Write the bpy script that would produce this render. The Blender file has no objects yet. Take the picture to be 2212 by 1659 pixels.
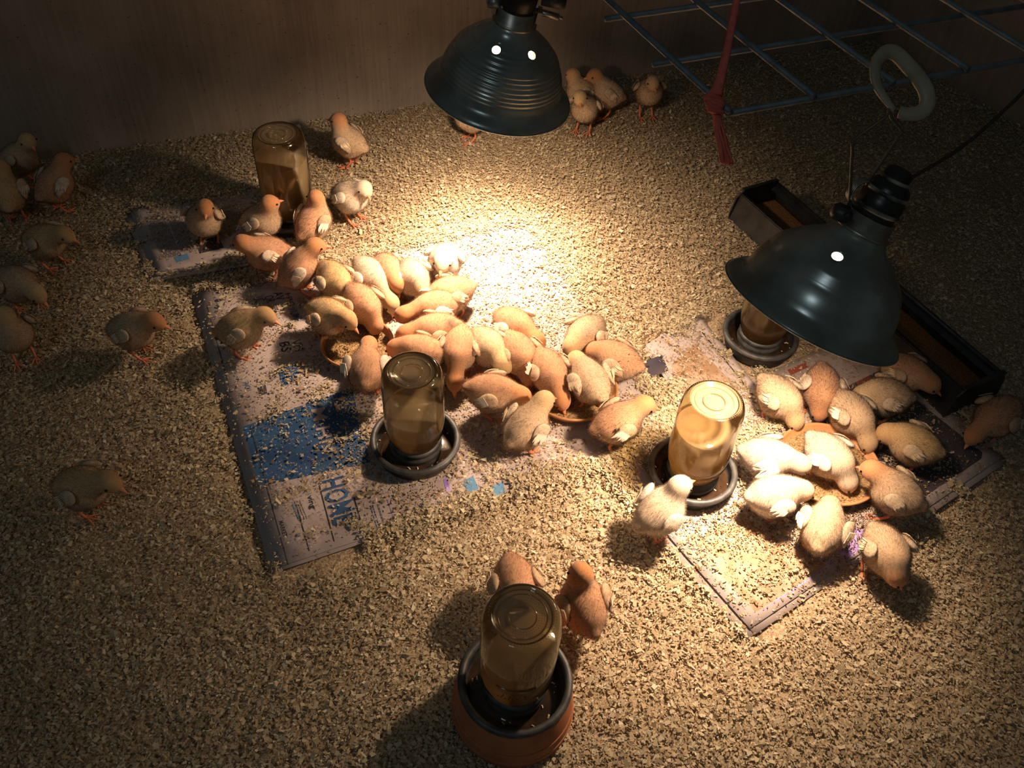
import bpy, math, random
import numpy as np
from mathutils import Vector, Matrix

random.seed(7)
rng = np.random.default_rng(11)
C = bpy.context.scene.collection
SC = bpy.context.scene

# ------------------------------------------------------------------ camera, sky, lamps of the barn, exposure
W, H, F = 2212, 1659, 1912.0
PITCH, ROLL, CAMZ = math.radians(47), math.radians(4), 1.05
_fw = np.array([0, math.cos(PITCH), -math.sin(PITCH)])
_r0 = np.array([1.0, 0, 0])
_u0 = np.cross(_r0, _fw)
_rt = _r0 * math.cos(ROLL) + _u0 * math.sin(ROLL)
_up = -_r0 * math.sin(ROLL) + _u0 * math.cos(ROLL)
_cp = np.array([0, 0, CAMZ])


def un(x, y, z=0.0):
    """Point of the room at height z that lies under photo pixel x, y (used once, to survey where things stand)."""
    d = _fw * F + _rt * (x - W / 2) - _up * (y - H / 2)
    return _cp + d * ((z - CAMZ) / d[2])


def un_depth(x, y, dep):
    return _cp + (_fw * F + _rt * (x - W / 2) - _up * (y - H / 2)) * dep / F


cam_data = bpy.data.cameras.new('camera')
cam = bpy.data.objects.new('camera', cam_data)
C.objects.link(cam)
cam_data.sensor_width = 36
cam_data.lens = 36 * F / W
cam_data.clip_start = 0.01
m = Matrix(((_rt[0], _up[0], -_fw[0], 0), (_rt[1], _up[1], -_fw[1], 0), (_rt[2], _up[2], -_fw[2], CAMZ), (0, 0, 0, 1)))
cam.matrix_world = m
SC.camera = cam
SC.view_settings.view_transform = 'Standard'
SC.view_settings.look = 'None'
SC.view_settings.exposure = 0.0
SC.view_settings.gamma = 1.0
SC.view_settings.use_curve_mapping = False
SC.cycles.transparent_max_bounces = 40

world = bpy.data.worlds.new('dim_barn_air')
SC.world = world
world.use_nodes = True
world.node_tree.nodes['Background'].inputs[0].default_value = (0.74, 0.86, 0.80, 1)
world.node_tree.nodes['Background'].inputs[1].default_value = 0.036

# a far daylight window / tube light of the barn, behind and above the photographer
wl = bpy.data.lights.new('barn_window_light', 'AREA')
wl.shape = 'RECTANGLE'
wl.size, wl.size_y = 0.5, 0.12
wl.energy = 4.2
wl.color = (0.80, 0.92, 1.0)
wlo = bpy.data.objects.new('barn_window_light', wl)
C.objects.link(wlo)
wlo.location = (-0.9, -1.3, 2.6)
wlo.rotation_euler = (Vector((0.3, 0.9, 0.0)) - Vector(wlo.location)).to_track_quat('-Z', 'Y').to_euler()

LAMP_COL = (1.0, 0.71, 0.48)
LAMP_WATTS = (37.0, 24.0)      # broad flood of each reflector bulb
BEAM_WATTS = (34.0, 17.0)      # tighter hot centre of the same bulbs
BEAM_SIZE = (math.radians(62), math.radians(74))
SPOT_SIZE = (math.radians(138), math.radians(128))


# ------------------------------------------------------------------ helpers
def norm(v):
    v = np.asarray(v, float)
    return v / (np.linalg.norm(v) + 1e-12)


def make_mesh(name, verts, faces, mat=None, smooth=False, cols=None, normals=None):
    me = bpy.data.meshes.new(name)
    verts = np.asarray(verts, np.float32)
    if isinstance(faces, np.ndarray):
        n, k = faces.shape
        me.vertices.add(len(verts))
        me.vertices.foreach_set('co', verts.ravel())
        me.loops.add(n * k)
        me.loops.foreach_set('vertex_index', faces.astype(np.int32).ravel())
        me.polygons.add(n)
        me.polygons.foreach_set('loop_start', np.arange(0, n * k, k, dtype=np.int32))
        me.update(calc_edges=True)
    else:
        me.from_pydata([tuple(v) for v in verts], [], [tuple(int(i) for i in f) for f in faces])
        me.update()
    if smooth:
        me.polygons.foreach_set('use_smooth', np.ones(len(me.polygons), bool))
    if cols is not None:
        a = me.color_attributes.new('Col', 'FLOAT_COLOR', 'POINT')
        c = np.ones((len(verts), 4), np.float32)
        c[:, :3] = cols
        a.data.foreach_set('color', c.ravel())
    if normals is not None:
        me.normals_split_custom_set_from_vertices(np.asarray(normals, np.float32).tolist())
    if mat is not None:
        me.materials.append(mat)
    return me


def obj(name, me, parent=None, label=None, kind=None):
    o = bpy.data.objects.new(name, me)
    C.objects.link(o)
    if parent is not None:
        o.parent = parent
    if label:
        o['label'] = label
    if kind:
        o['kind'] = kind
    return o


def tag(o, label, cat, group=None, kind=None):
    o['label'] = label
    o['category'] = cat
    if group:
        o['group'] = group
    if kind:
        o['kind'] = kind
    return o


def thing(name, loc, label, cat, rotz=0.0, group=None):
    o = bpy.data.objects.new(name, None)
    C.objects.link(o)
    o.empty_display_size = 0.02
    o.location = loc
    o.rotation_euler = (0, 0, rotz)
    return tag(o, label, cat, group)


class MB:
    """Collects shapes that make up ONE mesh."""
    def __init__(s):
        s.v, s.f, s.n = [], [], 0

    def add(s, v, f):
        v = np.asarray(v, float)
        s.v.append(v)
        s.f += [tuple(i + s.n for i in q) for q in f]
        s.n += len(v)
        return s

    def box(s, lo, hi, M=None):
        x0, y0, z0 = lo
        x1, y1, z1 = hi
        v = np.array([(x, y, z) for x in (x0, x1) for y in (y0, y1) for z in (z0, z1)], float)
        if M is not None:
            v = v @ np.asarray(M)[:3, :3].T + np.asarray(M)[:3, 3]
        return s.add(v, [(0, 1, 3, 2), (4, 6, 7, 5), (0, 4, 5, 1), (2, 3, 7, 6), (0, 2, 6, 4), (1, 5, 7, 3)])

    def tube(s, pts, r, n=8, flat=None, caps=True):
        v, f = tube(pts, r, n, flat, caps)
        return s.add(v, f)

    def lathe(s, prof, n=32, M=None, wob=None):
        v, f = lathe(prof, n)
        if M is not None:
            v = v @ np.asarray(M)[:3, :3].T + np.asarray(M)[:3, 3]
        return s.add(v, f)

    def mesh(s, name, mat, smooth=True):
        return make_mesh(name, np.concatenate(s.v), s.f, mat, smooth)


def tube(pts, r, n=8, flat=None, caps=True):
    pts = np.asarray(pts, float)
    k = len(pts)
    rr = np.full(k, r, float) if np.isscalar(r) else np.asarray(r, float)
    t = np.gradient(pts, axis=0)
    t /= np.linalg.norm(t, axis=1)[:, None] + 1e-12
    a = np.array([0, 0, 1.0]) if abs(t[0][2]) < 0.9 else np.array([1.0, 0, 0])
    nx = norm(np.cross(a, t[0]))
    vs = []
    ang = np.linspace(0, 2 * np.pi, n, endpoint=False)
    fy = 1.0 if flat is None else flat
    for i in range(k):
        nx = norm(nx - t[i] * (nx @ t[i]))
        ny = np.cross(t[i], nx)
        vs.append(pts[i] + rr[i] * (np.cos(ang)[:, None] * nx + fy * np.sin(ang)[:, None] * ny))
    f = []
    for i in range(k - 1):
        for j in range(n):
            f.append((i * n + j, i * n + (j + 1) % n, (i + 1) * n + (j + 1) % n, (i + 1) * n + j))
    if caps:
        f.append(tuple(range(n - 1, -1, -1)))
        f.append(tuple((k - 1) * n + j for j in range(n)))
    return np.concatenate(vs), f


def lathe(prof, n=32):
    """Profile of (radius, z); a radius of 0 makes a pole."""
    v, f, rings = [], [], []
    ang = np.linspace(0, 2 * np.pi, n, endpoint=False)
    for r, z in prof:
        if r < 1e-9:
            rings.append([len(v)])
            v.append((0, 0, z))
        else:
            rings.append(list(range(len(v), len(v) + n)))
            v += [(r * math.cos(a), r * math.sin(a), z) for a in ang]
    for a, b in zip(rings[:-1], rings[1:]):
        for j in range(n):
            j2 = (j + 1) % n
            if len(a) == 1 and len(b) == 1:
                continue
            if len(a) == 1:
                f.append((a[0], b[j2], b[j]))
            elif len(b) == 1:
                f.append((a[j], a[j2], b[0]))
            else:
                f.append((a[j], a[j2], b[j2], b[j]))
    return np.array(v, float), f


def smooth_path(pts, n=40):
    """Catmull-Rom through the points."""
    p = np.asarray(pts, float)
    p = np.vstack([2 * p[0] - p[1], p, 2 * p[-1] - p[-2]])
    out = []
    m_ = len(p) - 3
    for s in np.linspace(0, m_ - 1e-6, n):
        i = int(s)
        t = s - i
        a, b, c, d = p[i:i + 4]
        out.append(0.5 * (2 * b + (c - a) * t + (2 * a - 5 * b + 4 * c - d) * t * t + (3 * b - a - 3 * c + d) * t ** 3))
    return np.array(out)


def frame(zdir, xhint=(1, 0, 0)):
    z = norm(zdir)
    x = np.asarray(xhint, float)
    x = norm(x - z * (x @ z))
    y = np.cross(z, x)
    return np.stack([x, y, z], 1)


def mat4(R, t):
    M = np.eye(4)
    M[:3, :3] = R
    M[:3, 3] = t
    return M


# ------------------------------------------------------------------ materials
def new_mat(name):
    mt = bpy.data.materials.new(name)
    mt.use_nodes = True
    nt = mt.node_tree
    b = nt.nodes['Principled BSDF']
    return mt, nt, b


def simple(name, col, rough=0.6, metal=0.0, noise=0.0, scale=40.0, bump=0.0, col2=None, spec=0.5):
    mt, nt, b = new_mat(name)
    b.inputs['Roughness'].default_value = rough
    b.inputs['Metallic'].default_value = metal
    b.inputs['Specular IOR Level'].default_value = spec
    b.inputs['Base Color'].default_value = (*col, 1)
    if noise > 0 or bump > 0 or col2:
        tc = nt.nodes.new('ShaderNodeTexCoord')
        nz = nt.nodes.new('ShaderNodeTexNoise')
        nz.inputs['Scale'].default_value = scale
        nz.inputs['Detail'].default_value = 6
        nt.links.new(tc.outputs['Object'], nz.inputs['Vector'])
        if col2 is None:
            col2 = tuple(c * (1 - noise) for c in col)
        rp = nt.nodes.new('ShaderNodeValToRGB')
        rp.color_ramp.elements[0].position = 0.35
        rp.color_ramp.elements[1].position = 0.65
        rp.color_ramp.elements[0].color = (*col2, 1)
        rp.color_ramp.elements[1].color = (*col, 1)
        nt.links.new(nz.outputs['Fac'], rp.inputs['Fac'])
        nt.links.new(rp.outputs['Color'], b.inputs['Base Color'])
        if bump > 0:
            bp = nt.nodes.new('ShaderNodeBump')
            bp.inputs['Strength'].default_value = bump
            bp.inputs['Distance'].default_value = 0.002
            nt.links.new(nz.outputs['Fac'], bp.inputs['Height'])
            nt.links.new(bp.outputs['Normal'], b.inputs['Normal'])
    return mt


def attr_mat(name, rough=0.8, trans=0.0, sheen=0.0, spec=0.2, clear=0.0):
    mt, nt, b = new_mat(name)
    at = nt.nodes.new('ShaderNodeAttribute')
    at.attribute_name = 'Col'
    nt.links.new(at.outputs['Color'], b.inputs['Base Color'])
    b.inputs['Roughness'].default_value = rough
    b.inputs['Specular IOR Level'].default_value = spec
    b.inputs['Sheen Weight'].default_value = sheen
    if trans > 0:
        tr = nt.nodes.new('ShaderNodeBsdfTranslucent')
        nt.links.new(at.outputs['Color'], tr.inputs['Color'])
        mx = nt.nodes.new('ShaderNodeMixShader')
        mx.inputs[0].default_value = trans
        nt.links.new(b.outputs[0], mx.inputs[1])
        nt.links.new(tr.outputs[0], mx.inputs[2])
        last = mx
        if clear > 0:
            tp_ = nt.nodes.new('ShaderNodeBsdfTransparent')
            last = nt.nodes.new('ShaderNodeMixShader')
            last.inputs[0].default_value = clear
            nt.links.new(mx.outputs[0], last.inputs[1])
            nt.links.new(tp_.outputs[0], last.inputs[2])
        nt.links.new(last.outputs[0], nt.nodes['Material Output'].inputs['Surface'])
    return mt


M_FLAKE = attr_mat('wood_shaving', 0.75, 0.18)
M_DOWN = attr_mat('chick_down', 0.9, 0.50, 0.0, 0.05, clear=0.52)
M_SKIN = attr_mat('chick_plumage', 0.95, 0.0, 0.25, 0.05)
M_BEAK = simple('chick_beak', (0.72, 0.27, 0.13), 0.45)
M_LEG = simple('chick_leg', (0.68, 0.20, 0.10), 0.5, noise=0.25, scale=300)
M_EYE = simple('chick_eye', (0.006, 0.005, 0.005), 0.08)
M_WHITE_FEATHER = simple('white_feather', (0.86, 0.76, 0.62), 0.7, noise=0.12, scale=400)
M_CREAM_FEATHER = simple('cream_feather', (0.80, 0.63, 0.45), 0.8, noise=0.12, scale=400)
M_DARK_FEATHER = simple('dark_feather', (0.08, 0.055, 0.04), 0.7)


def mat_wall():
    mt, nt, b = new_mat('grey_brown_wall_board')
    tc = nt.nodes.new('ShaderNodeTexCoord')
    mp = nt.nodes.new('ShaderNodeMapping')
    mp.inputs['Scale'].default_value = (150, 150, 5)
    n1 = nt.nodes.new('ShaderNodeTexNoise')
    n1.inputs['Scale'].default_value = 1.0
    n1.inputs['Detail'].default_value = 8
    n2 = nt.nodes.new('ShaderNodeTexNoise')
    n2.inputs['Scale'].default_value = 5.0
    n2.inputs['Detail'].default_value = 9
    n3 = nt.nodes.new('ShaderNodeTexNoise')
    n3.inputs['Scale'].default_value = 170.0
    n3.inputs['Detail'].default_value = 3
    nt.links.new(tc.outputs['Object'], mp.inputs[0])
    nt.links.new(mp.outputs[0], n1.inputs['Vector'])
    nt.links.new(tc.outputs['Object'], n2.inputs['Vector'])
    nt.links.new(tc.outputs['Object'], n3.inputs['Vector'])
    a = nt.nodes.new('ShaderNodeMix')
    a.data_type = 'FLOAT'
    a.inputs[0].default_value = 0.68
    nt.links.new(n1.outputs['Fac'], a.inputs[2])
    nt.links.new(n2.outputs['Fac'], a.inputs[3])
    r = nt.nodes.new('ShaderNodeValToRGB')
    r.color_ramp.elements[0].position = 0.33
    r.color_ramp.elements[1].position = 0.68
    r.color_ramp.elements[0].color = (0.165, 0.135, 0.108, 1)
    r.color_ramp.elements[1].color = (0.335, 0.28, 0.228, 1)
    nt.links.new(a.outputs[0], r.inputs[0])
    sp = nt.nodes.new('ShaderNodeValToRGB')
    sp.color_ramp.elements[0].position = 0.27
    sp.color_ramp.elements[1].position = 0.33
    sp.color_ramp.elements[0].color = (0.35, 0.3, 0.26, 1)
    sp.color_ramp.elements[1].color = (1, 1, 1, 1)
    nt.links.new(n3.outputs['Fac'], sp.inputs[0])
    mu = nt.nodes.new('ShaderNodeMix')
    mu.data_type = 'RGBA'
    mu.blend_type = 'MULTIPLY'
    mu.inputs[0].default_value = 1
    nt.links.new(r.outputs[0], mu.inputs[6])
    nt.links.new(sp.outputs[0], mu.inputs[7])
    nt.links.new(mu.outputs[2], b.inputs['Base Color'])
    b.inputs['Roughness'].default_value = 0.85
    bp = nt.nodes.new('ShaderNodeBump')
    bp.inputs['Strength'].default_value = 0.35
    bp.inputs['Distance'].default_value = 0.003
    nt.links.new(a.outputs[0], bp.inputs['Height'])
    nt.links.new(bp.outputs[0], b.inputs['Normal'])
    return mt


M_WALL = mat_wall()
M_LITTER = simple('packed_litter', (0.52, 0.395, 0.265), 0.95, scale=330, bump=0.9, col2=(0.22, 0.15, 0.09), spec=0.1)
M_PAPER = simple('newsprint', (0.44, 0.37, 0.365), 0.85, scale=26, col2=(0.36, 0.29, 0.28), spec=0.15)
M_PAPER_EDGE = simple('newsprint_edge', (0.38, 0.32, 0.31), 0.9, spec=0.1)
M_BLUE = simple('blue_ink', (0.018, 0.062, 0.165), 0.6, scale=30, col2=(0.03, 0.09, 0.21), spec=0.3)
M_BLUE2 = simple('sky_blue_ink', (0.10, 0.24, 0.40), 0.7, spec=0.2)
M_PURPLE = simple('purple_ink', (0.27, 0.14, 0.52), 0.7, scale=60, col2=(0.42, 0.34, 0.6), spec=0.2)
M_INK = simple('black_ink', (0.03, 0.03, 0.04), 0.7, spec=0.2)
M_PRINT = simple('grey_print', (0.15, 0.125, 0.13), 0.8, spec=0.2)
M_PHOTO = simple('dark_print', (0.035, 0.033, 0.05), 0.6, scale=20, col2=(0.075, 0.06, 0.07), spec=0.3)
M_RED = simple('brick_red_ink', (0.28, 0.07, 0.045), 0.7, spec=0.2)
M_WET = simple('soiled_paper', (0.30, 0.18, 0.11), 0.9, scale=45, col2=(0.42, 0.30, 0.22), spec=0.1)
M_GALV = simple('dark_galvanised', (0.075, 0.074, 0.075), 0.5, 0.5, scale=60, col2=(0.035, 0.034, 0.035), bump=0.15)
M_GALV_RIM = simple('worn_zinc_rim', (0.125, 0.122, 0.12), 0.55, 0.5, scale=70, col2=(0.055, 0.055, 0.06), bump=0.15)
M_TERRA = simple('terracotta', (0.42, 0.17, 0.085), 0.75, scale=24, col2=(0.34, 0.125, 0.06), bump=0.2, spec=0.2)
M_SAUCER = simple('glazed_saucer', (0.52, 0.25, 0.11), 0.45, scale=30, col2=(0.42, 0.19, 0.08))
M_FEED = simple('chick_crumble', (0.43, 0.28, 0.14), 0.95, scale=420, col2=(0.17, 0.10, 0.05), bump=1.0, spec=0.05)
M_TROUGH_FEED = simple('trough_feed', (0.24, 0.12, 0.05), 0.95, scale=300, col2=(0.12, 0.06, 0.028), bump=0.8, spec=0.05)
M_TROUGH = simple('black_trough_metal', (0.075, 0.078, 0.082), 0.45, 0.6, scale=35, col2=(0.04, 0.04, 0.043))
M_ALU = simple('tarnished_aluminium', (0.40, 0.45, 0.43), 0.27, 0.6, scale=15, col2=(0.20, 0.23, 0.22), bump=0.05)
M_ALU_IN = simple('bright_aluminium', (0.85, 0.84, 0.82), 0.35, 0.6)
M_COLLAR = simple('zinc_collar', (0.42, 0.40, 0.36), 0.35, 0.9, scale=60, col2=(0.28, 0.27, 0.25))
M_SOCKET = simple('black_socket', (0.012, 0.012, 0.013), 0.35)
M_SPATTER = simple('pale_spattered_socket', (0.015, 0.015, 0.016), 0.5, scale=38, col2=(0.34, 0.32, 0.27))
M_STEEL = simple('dull_steel', (0.30, 0.31, 0.31), 0.4, 0.9)
M_WIRE = simple('dark_wire', (0.13, 0.13, 0.115), 0.5, 0.7)
M_CORD = simple('black_cord', (0.03, 0.028, 0.026), 0.5)
M_BAR = simple('galvanised_bar', (0.17, 0.205, 0.235), 0.6, 0.45, scale=60, col2=(0.11, 0.14, 0.165), bump=0.3)
M_TWINE = simple('red_twine', (0.72, 0.15, 0.105), 0.7, scale=90, col2=(0.52, 0.095, 0.07))
M_HOOK = simple('old_white_plastic', (0.36, 0.325, 0.24), 0.5, scale=30, col2=(0.27, 0.24, 0.17))
M_CHIP = simple('pale_chip', (0.62, 0.5, 0.36), 0.8)


def mat_glass():
    mt = bpy.data.materials.new('jar_glass')
    mt.use_nodes = True
    nt = mt.node_tree
    nt.nodes.remove(nt.nodes['Principled BSDF'])
    tr = nt.nodes.new('ShaderNodeBsdfTransparent')
    tr.inputs[0].default_value = (0.88, 0.87, 0.80, 1)
    gl = nt.nodes.new('ShaderNodeBsdfGlossy')
    gl.inputs['Roughness'].default_value = 0.04
    gl.inputs['Color'].default_value = (0.9, 0.95, 0.95, 1)
    fr = nt.nodes.new('ShaderNodeFresnel')
    fr.inputs[0].default_value = 1.5
    mx = nt.nodes.new('ShaderNodeMixShader')
    nt.links.new(fr.outputs[0], mx.inputs[0])
    nt.links.new(tr.outputs[0], mx.inputs[1])
    nt.links.new(gl.outputs[0], mx.inputs[2])
    nt.links.new(mx.outputs[0], nt.nodes['Material Output'].inputs['Surface'])
    return mt


def mat_water(name, col, clear, gloss=0.06):
    mt = bpy.data.materials.new(name)
    mt.use_nodes = True
    nt = mt.node_tree
    nt.nodes.remove(nt.nodes['Principled BSDF'])
    tr = nt.nodes.new('ShaderNodeBsdfTransparent')
    tr.inputs[0].default_value = (0.84, 0.72, 0.54, 1)
    tl = nt.nodes.new('ShaderNodeBsdfTranslucent')
    tl.inputs[0].default_value = (*col, 1)
    df = nt.nodes.new('ShaderNodeBsdfDiffuse')
    df.inputs[0].default_value = (*col, 1)
    gl = nt.nodes.new('ShaderNodeBsdfGlossy')
    gl.inputs['Roughness'].default_value = 0.05
    a = nt.nodes.new('ShaderNodeMixShader')
    a.inputs[0].default_value = 0.55
    nt.links.new(tl.outputs[0], a.inputs[1])
    nt.links.new(df.outputs[0], a.inputs[2])
    b = nt.nodes.new('ShaderNodeMixShader')
    b.inputs[0].default_value = clear
    nt.links.new(a.outputs[0], b.inputs[1])
    nt.links.new(tr.outputs[0], b.inputs[2])
    c = nt.nodes.new('ShaderNodeMixShader')
    c.inputs[0].default_value = gloss
    nt.links.new(b.outputs[0], c.inputs[1])
    nt.links.new(gl.outputs[0], c.inputs[2])
    nt.links.new(c.outputs[0], nt.nodes['Material Output'].inputs['Surface'])
    return mt


M_GLASS = mat_glass()
M_GLASS_MARK = mat_water('raised_glass_lettering', (0.16, 0.09, 0.04), 0.25, 0.12)
M_GLASS_RING = mat_water('moulded_glass_ring', (0.50, 0.40, 0.26), 0.62, 0.10)
M_WATER = mat_water('murky_water', (0.60, 0.45, 0.28), 0.36)
M_MILKY = mat_water('milky_stippled_glass', (0.72, 0.66, 0.54), 0.76, 0.05)
M_DISH_WATER = simple('dark_dish_water', (0.055, 0.030, 0.016), 0.06, scale=60, col2=(0.022, 0.013, 0.009), spec=0.5)


def mat_emit(name, col, s):
    mt = bpy.data.materials.new(name)
    mt.use_nodes = True
    nt = mt.node_tree
    nt.nodes.remove(nt.nodes['Principled BSDF'])
    e = nt.nodes.new('ShaderNodeEmission')
    e.inputs[0].default_value = (*col, 1)
    e.inputs[1].default_value = s
    nt.links.new(e.outputs[0], nt.nodes['Material Output'].inputs['Surface'])
    return mt


M_BULB = mat_emit('lit_bulb_glass', (1.0, 0.74, 0.46), 9.0)


# ------------------------------------------------------------------ the pen: floor, walls
def wnoise(x, y, s, seed):
    r = np.random.default_rng(seed)
    out = np.zeros_like(x)
    for _ in range(7):
        a = r.uniform(0, 2 * np.pi)
        k = s * r.uniform(0.6, 1.6)
        out += np.sin((x * np.cos(a) + y * np.sin(a)) * k + r.uniform(0, 6.28))
    return out / 7 * 1.6


def ground(x, y):
    return 0.0035 * wnoise(x, y, 16, 3) + 0.0015 * wnoise(x, y, 60, 4)


P0 = un(150, 335)[:2]
P1 = un(1857, 93)[:2]
wd = norm(P1 - P0)                               # along the back wall
wn = np.array([-wd[1], wd[0]])                   # away from the pen
CORNER = P1 + wd * 0.06
rd = norm(un(2212, 264)[:2] - un(1960, 112)[:2])  # along the right wall, toward the photographer
rn = np.array([-rd[1], rd[0]])
if rn @ wd < 0:
    rn = -rn


def wall(name, p, d, n, length, height, thick, label):
    a = p
    b = p + d * length
    mb = MB()
    v = []
    nx, nz = 24, 8
    for k, off in ((0, 0.0), (1, thick)):
        for i in range(nx + 1):
            for j in range(nz + 1):
                q = a + (b - a) * i / nx + n * off
                v.append((q[0], q[1], -0.03 + (height + 0.03) * j / nz))
    f = []
    S = (nx + 1) * (nz + 1)
    for k in (0, 1):
        for i in range(nx):
            for j in range(nz):
                q = [k * S + i * (nz + 1) + j, k * S + (i + 1) * (nz + 1) + j, k * S + (i + 1) * (nz + 1) + j + 1, k * S + i * (nz + 1) + j + 1]
                f.append(tuple(q if k else q[::-1]))
    for i in range(nx):
        for j in (0, nz):
            f.append((i * (nz + 1) + j, (i + 1) * (nz + 1) + j, S + (i + 1) * (nz + 1) + j, S + i * (nz + 1) + j))
    mb.add(np.array(v), f)
    o = obj(name, mb.mesh(name, M_WALL, False))
    o['kind'] = 'structure'
    o['label'] = label
    return o


wall('wall_back', CORNER - wd * 3.6, wd, wn, 3.6, 1.5, 0.02, 'grey-brown streaked wall behind the chicks')
wall('wall_right', CORNER, rd, rn, 2.6, 1.5, 0.02, 'dark wall on the shaded side of the pen')

gx, gy = np.meshgrid(np.linspace(-2.6, 1.9, 226), np.linspace(-0.5, 2.9, 171), indexing='ij')
gv = np.stack([gx.ravel(), gy.ravel(), ground(gx.ravel(), gy.ravel()) - 0.004], 1)
ii, jj = np.meshgrid(np.arange(225), np.arange(170), indexing='ij')
q0 = (ii * 171 + jj).ravel()
gf = np.stack([q0, q0 + 171, q0 + 172, q0 + 1], 1)
fl = obj('floor', make_mesh('floor', gv, gf, M_LITTER, True))
fl['kind'] = 'structure'
fl['label'] = 'pen floor packed with litter'


# ------------------------------------------------------------------ newspapers (before the shavings, which thin out over them)
def poly_world(px, z=0.0):
    return [un(x, y, z)[:2] for x, y in px]


def in_poly(x, y, poly):
    ins = np.zeros(len(x), bool)
    n = len(poly)
    for i in range(n):
        x0, y0 = poly[i]
        x1, y1 = poly[(i + 1) % n]
        c = ((y0 > y) != (y1 > y)) & (x < (x1 - x0) * (y - y0) / (y1 - y0 + 1e-12) + x0)
        ins ^= c
    return ins


PAPERS = []       # (polygon, top height, share of shavings kept)
BARE = []         # (x, y, radius, share kept)


def sheet(corners, z, lift=0.0, thick=0.0012, n=14, seed=0):
    """A slightly wavy four-cornered page, subdivided, with thickness."""
    a, b, c, d = [np.asarray(q, float) for q in corners]
    top, f = [], []
    for i in range(n + 1):
        for j in range(n + 1):
            s, t = i / n, j / n
            q = a * (1 - s) * (1 - t) + b * s * (1 - t) + c * s * t + d * (1 - s) * t
            w = 0.0012 * wnoise(np.array([q[0]]), np.array([q[1]]), 22, 30 + seed)[0]
            edge = min(s, 1 - s, t, 1 - t)
            top.append((q[0], q[1], z + w + lift * max(0, 1 - edge * 7) ** 2))
    top = np.array(top)
    bot = top - np.array([0, 0, thick])
    S = (n + 1) ** 2
    for i in range(n):
        for j in range(n):
            q = (i * (n + 1) + j, (i + 1) * (n + 1) + j, (i + 1) * (n + 1) + j + 1, i * (n + 1) + j + 1)
            f.append(q)
            f.append(tuple(S + k for k in q[::-1]))
    ring = [i * (n + 1) for i in range(n + 1)] + [n * (n + 1) + j for j in range(1, n + 1)] + [i * (n + 1) + n for i in range(n - 1, -1, -1)] + [j for j in range(n - 1, 0, -1)]
    for i in range(len(ring)):
        p, q = ring[i], ring[(i + 1) % len(ring)]
        f.append((p, S + p, S + q, q))
    return np.concatenate([top, bot]), f


def paper_z(x, y, seed):
    return 0.0012 * wnoise(np.array([x]), np.array([y]), 22, 30 + seed)[0]


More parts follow.
